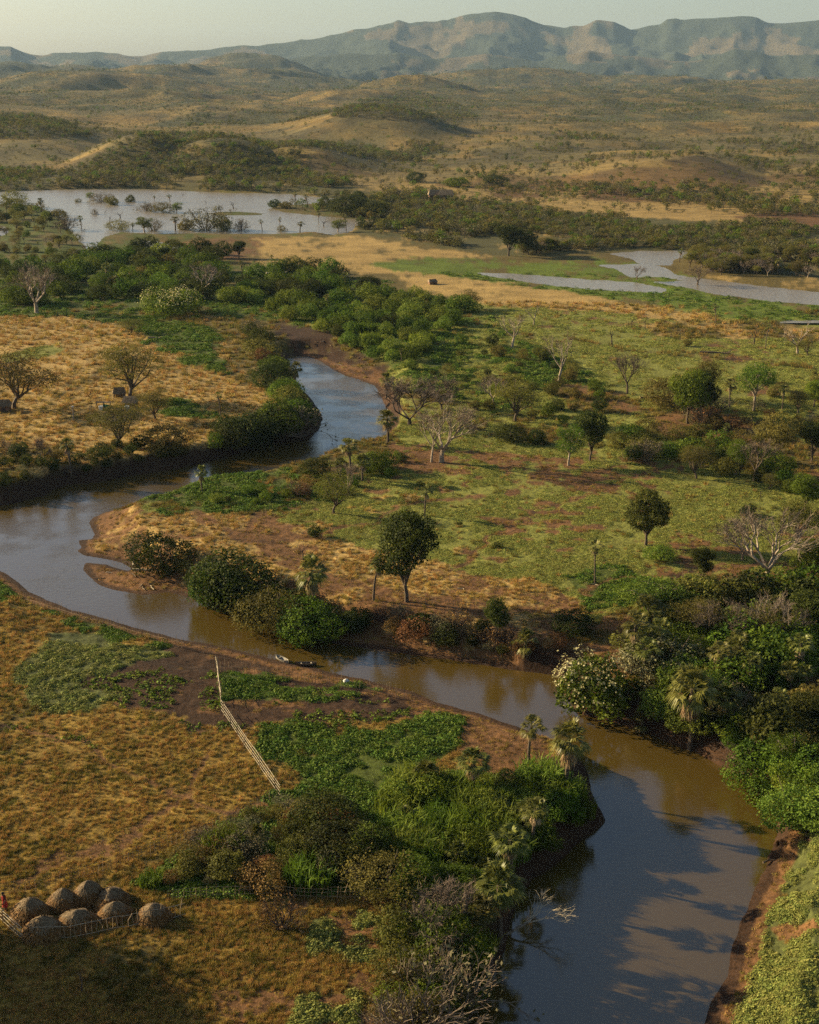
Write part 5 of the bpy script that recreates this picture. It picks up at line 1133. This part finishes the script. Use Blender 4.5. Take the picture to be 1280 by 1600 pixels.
fence([(52,1470),(110,1468),(160,1458),(215,1448),(290,1432)], .38, 1.45, 'stake_fence', 'stake fence in front of the haystacks', 'stake fences', (.15, .8), rail_r=.02, thick=1.6, mat='wood')
fence([(262,1408),(330,1402),(430,1402),(520,1408)], .42, 1.15, 'stake_fence', 'stake fence at the foot of the brown scrub', 'stake fences', (.3, .6, .85))
fence([(520,1408),(580,1410),(650,1412),(700,1416)], .33, 1.5, 'stake_fence', 'stake fence below the rounded olive bush', 'stake fences', (.3, .6, .85), thick=1.3)
fence([(345,850),(420,800),(450,795),(500,790)], .6, .9, 'stake_fence', 'short stake fence on the green tongue of land', 'stake fences', (.6,))
fence([(640,938),(700,948),(760,955),(800,962)], .5, 1.1, 'stake_fence', 'brushwood stake fence below the tallest dark tree', 'stake fences', (.4, .8))
def rail_fence(a, b_, n, h, label, posts):
    A = gp(*a); B = gp(*b_); o = link('rail_fence', None, None, A); tag(o, label, 'fence', 'pale rail fences'); d = np.array(B) - np.array(A)
    for i in range(n):
        m = MB(); z = h * (.18 + .82 * i / (n - 1)); pts = []
        for k in range(9):
            t = k / 8; q = d * t; zz = float(height(np.array([A[0] + q[0]]), np.array([A[1] + q[1]]))[0]) - A[2]; pts.append((q[0], q[1], zz + z + random.uniform(-.04, .04)))
        m.tube(pts, .024, 5); link('rail', m.mesh('rail', M['wood']), o)
    for k in range(posts):
        t = (k + .5) / posts; q = d * t; zz = float(height(np.array([A[0] + q[0]]), np.array([A[1] + q[1]]))[0]) - A[2]
        for sx in (-.07, .07): link('post', ST[k % 5], o, (q[0] + sx, q[1] + .05, zz), (0, 0, k), (1.8, 1.8, h * 1.2 / 1.5))
rail_fence((346,1112),(438,1246), 4, 1.3, 'long pale rail fence descending beside the lush green garden', 8)
rail_fence((-40,1400),(36,1470), 4, 1.15, 'short pale rail fence left of the haystacks', 4)

# ------------------------------------------------------------------ huts, shelf, post, boats, logs
def hut(px, py, w, dpt, h, label, name='thatched_hut', open_=False, rz=0.2):
    x, y, z = gp(px, py); o = link(name, None, None, (x, y, z - .05), (0, 0, rz)); tag(o, label, 'hut', 'thatched huts')
    if open_:
        for sx in (-1, 1):
            for sy in (-1, 1):
                b = MB(); b.tube([(sx * w * .42, sy * dpt * .42, 0), (sx * w * .42, sy * dpt * .42, h * .62)], .06, 5); link('post', b.mesh('post', M['bark']), o)
        b = MB(); b.box((0, dpt * .38, h * .28), (w * .8, .08, h * .5)); link('back_wall', b.mesh('back_wall', M['thatch']), o)
    else:
        b = MB(); b.box((0, 0, h * .3), (w * .86, dpt * .86, h * .6)); link('wall', b.mesh('wall', M['mudwall']), o)
        b = MB(); b.box((w * .1, -dpt * .435, h * .25), (w * .18, .04, h * .48)); link('door', b.mesh('door', M['darktwig']), o)
    b = MB(); e = h * .52; b.add([(-w/2, -dpt/2, e), (w/2, -dpt/2, e), (w/2, dpt/2, e), (-w/2, dpt/2, e), (-w * .38, 0, h), (w * .38, 0, h)], [(0, 1, 5, 4), (2, 3, 4, 5), (1, 2, 5), (3, 0, 4), (3, 2, 1, 0)])
    n = 500; r = np.random.default_rng(int(px)); u = r.uniform(-.5, .5, n); v = r.random(n); sd = np.where(r.random(n) < .5, -1, 1); ins = 1 - .24 * v
    p = np.stack([u * w * ins, sd * dpt / 2 * (1 - v), e + (h - e) * v + .03], 1); dd = np.stack([r.normal(size=n) * .06, sd * dpt * .11, -np.full(n, (h - e) * .2)], 1); s = np.array([[.03, 0, 0]])
    b.add(np.stack([p - s, p + s, p + dd + s + [0, 0, .04], p + dd - s + [0, 0, .04]], 1).reshape(-1, 3), [(4 * i, 4 * i + 1, 4 * i + 2, 4 * i + 3) for i in range(n)])
    link('roof', b.mesh('roof', M['thatch']), o); return o
hut(187, 622, 2.6, 2.2, 2.2, 'dark thatched hut directly under the forked thorn tree', open_=True)
hut(204, 637, 2.9, 2.2, 2.3, 'thatched shelter right of the shelf with the green cloth', open_=True, rz=-.1)
hut(4, 642, 3.6, 2.6, 2.2, 'low brown hut cut by the left edge of the picture')
hut(680, 312, 7.5, 6, 5.0, 'far thatched hut at left of the pair below the gold clearing', rz=.1); hut(697, 313, 8, 6, 5.5, 'far thatched hut at right of the pair below the gold clearing', rz=-.1)
hut(676, 444, 2.8, 2.2, 1.6, 'small grey-brown shelter on the pasture below the green meadow', rz=.3)
pb = hut(581, 326, 9, 5, 4.0, 'far pale building among trees at the lake end', name='pale_building', rz=.1)
white = solid('whitewash', (.70, .68, .62), (.5, .48, .42), bump=0); pb.children[0].data.materials[0] = white
x, y, z = gp(162, 636); o = link('drying_shelf', None, None, (x, y, z)); tag(o, 'long dark wooden shelf on posts left of the shelter', 'shelf')
b = MB(); b.box((0, 0, .95), (2.9, .8, .10)); link('shelf_board', b.mesh('shelf_board', M['bark']), o)
for sx in (-1.3, 0, 1.3): b = MB(); b.tube([(sx, -.3, -.1), (sx, -.3, .92)], .06, 5); b.tube([(sx, .3, -.1), (sx, .3, .92)], .06, 5); link('leg', b.mesh('leg', M['bark']), o)
cg = solid('green_cloth', (.02, .22, .10), bump=0); b = MB()
V = [( -0.6 + 1.2 * i / 8, .12 * math.sin(i * 1.3), (.95, .02)[k] + .03 * math.sin(i * 2)) for k in range(2) for i in range(9)]
b.add(V + [(a, c + .03, d) for a, c, d in V], [(i, i + 1, i + 10, i + 9) for i in range(8)] + [(18 + i, 18 + i + 9, 18 + i + 10, 18 + i + 1) for i in range(8)] + [(i, i + 18, i + 19, i + 1) for i in range(8)] + [(9 + i, 10 + i, 28 + i, 27 + i) for i in range(8)])
x, y, z = gp(167, 640); tag(link('cloth', b.mesh('cloth', cg), None, (x, y, z)), 'green cloth hanging in front of the dark shelf', 'cloth')
def bucket(px, py, s, label, mat):
    x, y, z = gp(px, py); o = link('bucket', None, None, (x, y, z), (0, 0, 0), (s, s, s)); tag(o, label, 'bucket')
    b = MB(); b.tube([(0, 0, 0), (0, 0, .02), (0, 0, .5)], [.22, .24, .3], 12); link('pail', b.mesh('pail', mat, False), o)
    b = MB(); b.tube([(.3 * math.cos(t), 0, .5 + .22 * math.sin(t)) for t in np.linspace(0, math.pi, 8)], .015, 4); link('handle', b.mesh('handle', M['bark']), o)
bucket(158, 641, 1.5, 'white bucket left of the green cloth', white); bucket(199, 641, 1.7, 'pale blue bucket below the thatched shelter', solid('pale_blue', (.35, .42, .5), bump=0))
def post(px, py, h, label, mat='palebark', rad=.12):
    x, y, z = gp(px, py); o = link('wooden_post', None, None, (x, y, z)); tag(o, label, 'post')
    b = MB(); b.tube([(0, 0, -.3), (.04, 0, h * .5), (0, .03, h)], [rad * 1.1, rad, rad * .85], 7); link('shaft', b.mesh('shaft', M[mat]), o)
    b = MB(); b.box((0, 0, h + .06), (rad * 3.2, rad * 3.2, .14)); link('cap', b.mesh('cap', white), o)
post(115, 657, 2.6, 'tall pale wooden post standing alone left of the huts')
def log(px, py, L, rad, rz, label, mat='wood', forks=3, dz=0.0, bend=.2, name='fallen_log'):
    x, y, z = gp(px, py); o = link(name, None, None, (x, y, z + dz), (0, 0, rz)); tag(o, label, 'log'); r = np.random.default_rng(int(px * 7 + py))
    b = MB(); b.tube([(-L / 2, 0, rad), (-L * .1, bend * .5, rad * 1.3), (L * .25, bend, rad), (L / 2, 0, rad * 1.6)], [rad * 1.2, rad, rad * .8, rad * .4], 7); link('trunk', b.mesh('trunk', M[mat]), o)
    if forks:
        b = MB()
        for i in range(forks):
            s = L * r.uniform(-.1, .45); d = np.array([r.uniform(.2, 1), r.uniform(-1, 1), r.uniform(.2, .9)]); b.tube([(s, bend * .5, rad), (s + d[0] * L * .15, d[1] * L * .15, rad + d[2] * L * .12), (s + d[0] * L * .3, d[1] * L * .22, rad + d[2] * L * .22)], [rad * .5, rad * .35, rad * .12], 5)
        link('branch', b.mesh('branch', M[mat]), o)
log(222, 893, 2.6, .17, -.15, 'thick pale end of a fallen trunk lying on the river bar'); log(209, 878, 3.6, .09, 1.75, 'slender white fallen trunk rising behind the thick one')
log(1118, 553, 7, .22, -.35, 'dark fallen dead tree on the pale pasture', 'bark', 5, bend=.5); log(1016, 623, 4, .2, 0, 'dark log below the round twiggy tree', 'bark', 2)
log(1201, 1349, 1.1, .08, .3, 'small dark log at the water edge of the low right bank', 'bark', 0, .1)
log(924, 913, 1.9, .05, -.5, 'thin white stick lying left of the lone slim palm', 'wood', 0); log(720, 921, .9, .06, -.5, 'short white stick on the tan soil', 'wood', 0)
log(1100, 1190, 1.6, .05, -.5, 'small branch lying in the brown river corner', 'wood', 1, 0)
log(242, 530, 3.4, .25, -.2, 'grey fallen log on the ridge of the golden field', 'twig', 2); log(72, 645, 2.6, .15, .1, 'low dark log bench in the golden field left of the post', 'bark', 3)
log(432, 444, 6, .2, .1, 'bleached arching branch above the green thicket', 'wood', 2, 3.2, 1.2); log(1190, 1306, 1.2, .04, .2, 'white twig floating near the low right bank', 'wood', 0)
for i in range(30):
    rx = random.Random(500 + i); px, py = (rx.uniform(515, 600), rx.uniform(535, 572)) if i < 16 else (rx.uniform(425, 510), rx.uniform(505, 540)) if i < 22 else (rx.uniform(150, 240), rx.uniform(895, 920))
    x, y, z = gp(px, py); L = rx.uniform(.5, 2.0)
    b = MB(); b.tube([(-L / 2, 0, .05), (0, L * rx.uniform(-.1, .15), .09), (L * .3, 0, .12), (L / 2, L * .1, .06)], [.05, .07, .05, .02], 5); b.tube([(0, 0, .08), (L * .15, L * .2, .2)], [.035, .015], 4)
    o = link('driftwood', b.mesh('driftwood', M[('wood', 'stake', 'bark')[i % 3]]), None, (x, y, z), (0, 0, rx.uniform(0, 3)))
    tag(o, 'driftwood stick on the brown mud above the upper river' if i < 22 else 'driftwood stick on the sandbar in the wide river', 'driftwood', 'driftwood on the mud' if i < 22 else 'driftwood on the sandbar')
# dead tree reaching out over the river from the near bank
x, y, z = gp(792, 1462); o = link('leaning_dead_tree', None, None, (x, y, z)); tag(o, 'bleached bare tree leaning out from the near bank over dark water', 'tree')
r = np.random.default_rng(9); tb = MB(); br = MB(); tips = []; tb.tube([(-.6, 0, -.3), (.9, .3, .5), (1.9, .6, .9)], [.12, .09, .06], 6, cap=False)
for i in range(5): branch(br, (1.2 + .2 * i, .4, .6 + .1 * i), np.array([.9, r.uniform(-.3, .9), r.uniform(.1, .5)]), 1.25, .045, 4, r, tips, .45, (2, 3), 3, .03, .72, .3)
link('trunk', tb.mesh('trunk', M['palebark']), o); link('branches', br.mesh('branches', M['wood']), o)
# two small boats drawn up
def boat(px, py, L, rz, label, mat):
    x, y, z = gp(px, py); z = max(z, ZW) + .05; o = link('canoe', None, None, (x, y, z), (0, .05, rz)); tag(o, label, 'boat', 'canoes at the bank')
    n = 11; V = []; ins = []
    for i in range(n):
        t = -1 + 2 * i / (n - 1); w = .36 * (1 - abs(t) ** 2.4) + .02; sh = .30 + .14 * t * t; xx = t * L / 2
        V += [(xx, -w, sh), (xx, -w * .6, .02), (xx, w * .6, .02), (xx, w, sh)]; ins += [(xx * .97, w * .86, sh - .005), (xx * .97, w * .5, .07), (xx * .97, -w * .5, .07), (xx * .97, -w * .86, sh - .005)]
    b = MB(); m = len(V); V += ins; Fc = []
    for off in (0, m):
        Fc += [(off + 4 * i + j, off + 4 * i + 4 + j, off + 4 * i + 5 + j, off + 4 * i + 1 + j) for i in range(n - 1) for j in range(3)]
    Fc += [(4 * i + 3, 4 * i + 7, m + 4 * i + 4, m + 4 * i) for i in range(n - 1)] + [(4 * i, m + 4 * i + 3, m + 4 * i + 7, 4 * i + 4) for i in range(n - 1)]
    b.add(V, Fc); link('hull', b.mesh('hull', mat), o)
    for t in (-.22, .25): b = MB(); b.box((t * L, 0, .26), (.16, .6, .03)); link('seat', b.mesh('seat', M['wood']), o)
boat(441, 1033, 2.1, -.75, 'pale canoe drawn up at the edge of the brown river', solid('weathered_paint', (.36, .32, .25), (.2, .17, .13), bump=0)); boat(478, 1040, 2.4, .15, 'dark canoe with pale rim right of the pale canoe', M['bark'])
b = MB(); rr_ = np.random.default_rng(3); V = []; k = 12
for i in range(7):
    t = i / 6; R = .34 * math.sin(math.pi * min(t * .86 + .12, 1)) + .02
    V += [(R * math.cos(2 * math.pi * j / k) * (1 + .1 * rr_.normal()), .8 * R * math.sin(2 * math.pi * j / k), .5 * t) for j in range(k)]
b.add(V, [(i * k + j, i * k + (j + 1) % k, (i + 1) * k + (j + 1) % k, (i + 1) * k + j) for i in range(6) for j in range(k)] + [tuple(range(k))[::-1], tuple(6 * k + j for j in range(k))])
x, y, z = gp(541, 1067); sk = link('sack', b.mesh('sack', white, True), None, (x, y, z)); tag(sk, 'small white sack lying on the dark green bed', 'sack')

# ------------------------------------------------------------------ the person beside the haystacks
def person(px, py, label):
    x, y, z = gp(px, py); o = link('person', None, None, (x, y, z), (0, 0, -.5)); tag(o, label, 'person')
    skin = solid('skin', (.10, .05, .03), (.08, .04, .025), bump=0); red = solid('red_cloth', (.42, .04, .03), (.3, .03, .02), bump=0); hair = solid('hair', (.012, .01, .01), bump=0)
    def skinned(name, joints, edges, mat, par):
        me = bpy.data.meshes.new(name); me.from_pydata([j[:3] for j in joints], edges, []); me.materials.append(mat); ob = link(name, me, par)
        sk = ob.modifiers.new('skin', 'SKIN'); sl = me.skin_vertices[0].data
        for i, j in enumerate(joints): sl[i].radius = (j[3], j[3] * (j[4] if len(j) > 4 else 1)); sl[i].use_root = (i == 0)
        ob.modifiers.new('sub', 'SUBSURF').levels = 1; ob.modifiers['sub'].render_levels = 2; return ob
    J = [(0,0,.92,.14),(0,-.02,1.12,.13),(0,-.06,1.32,.14),(0,-.09,1.46,.055),(0,-.11,1.54,.085),(0,-.12,1.63,.10),
         (.17,-.06,1.38,.055),(.24,-.12,1.12,.042),(.22,-.34,.98,.032),(.21,-.41,.94,.036),(-.17,-.06,1.38,.055),(-.24,-.10,1.12,.042),(-.2,-.32,1.0,.032),(-.19,-.39,.97,.036),
         (.1,0,.84,.085),(.12,-.06,.46,.06),(.12,.02,.09,.042),(.13,-.12,.04,.04),(-.1,0,.84,.085),(-.12,.08,.46,.06),(-.12,.16,.09,.042),(-.13,.03,.04,.04)]
    E = [(0,1),(1,2),(2,3),(3,4),(4,5),(2,6),(6,7),(7,8),(8,9),(2,10),(10,11),(11,12),(12,13),(0,14),(14,15),(15,16),(16,17),(0,18),(18,19),(19,20),(20,21)]
    for s, hx, hy, hz_ in ((1,.21,-.41,.94),(-1,-.19,-.39,.97)):
        hi = 9 if s > 0 else 13
        for k in range(5):
            J.append((hx + s * (.03 - .016 * k) - (.03 * s if k == 4 else 0), hy - .05 - .008 * (k % 3), hz_ - .025 if k < 4 else hz_ + .01, .009)); E.append((hi, len(J) - 1))
            J.append((hx + s * (.03 - .016 * k) - (.045 * s if k == 4 else 0), hy - .075, hz_ - .055 if k < 4 else hz_, .008)); E.append((len(J) - 2, len(J) - 1))
    skinned('body', J, E, skin, o)
    b = MB(); k = 14; V = []
    for zz, a, c in ((.42,.24,.2),(.6,.22,.18),(.85,.19,.165),(1.0,.165,.15),(1.2,.175,.15),(1.36,.19,.13),(1.43,.10,.085)):
        V += [(a * math.cos(2 * math.pi * j / k), c * math.sin(2 * math.pi * j / k) - .04 * (zz - .4), zz) for j in range(k)]
    b.add(V, [(i * k + j, i * k + (j + 1) % k, (i + 1) * k + (j + 1) % k, (i + 1) * k + j) for i in range(6) for j in range(k)]); link('dress', b.mesh('dress', red, True), o)
    b = MB(); V = []
    for i in range(6):
        t = i / 5 * 1.75; R = .115 * math.sin(math.pi / 2 - t * .55 + .0) if i < 5 else .01
        R = .118 * math.cos(i / 5 * math.pi / 2) + .004; V += [(R * math.cos(2 * math.pi * j / k), R * math.sin(2 * math.pi * j / k) - .105, 1.62 + .13 * math.sin(i / 5 * math.pi / 2)) for j in range(k)]
    b.add(V, [(i * k + j, i * k + (j + 1) % k, (i + 1) * k + (j + 1) % k, (i + 1) * k + j) for i in range(5) for j in range(k)]); link('hair', b.mesh('hair', hair, True), o)
person(9, 1424, 'person in red clothing standing beside the leftmost haystack')

# ------------------------------------------------------------------ the air
b = MB(); b.box((0, 4000, 250), (26000, 20500, 520)); hm = bpy.data.materials.new('haze'); hm.use_nodes = True; t = hm.node_tree; t.nodes.remove(t.nodes['Principled BSDF'])
pv = t.nodes.new('ShaderNodeVolumePrincipled'); pv.inputs['Color'].default_value = (.52, .75, 1.0, 1); pv.inputs['Density'].default_value = 2.8e-5; pv.inputs['Anisotropy'].default_value = 0.0
t.links.new(pv.outputs[0], t.nodes['Material Output'].inputs['Volume'])
tag(link('haze', b.mesh('haze', hm)), 'thin blue-grey haze over the whole valley', kind='stuff')
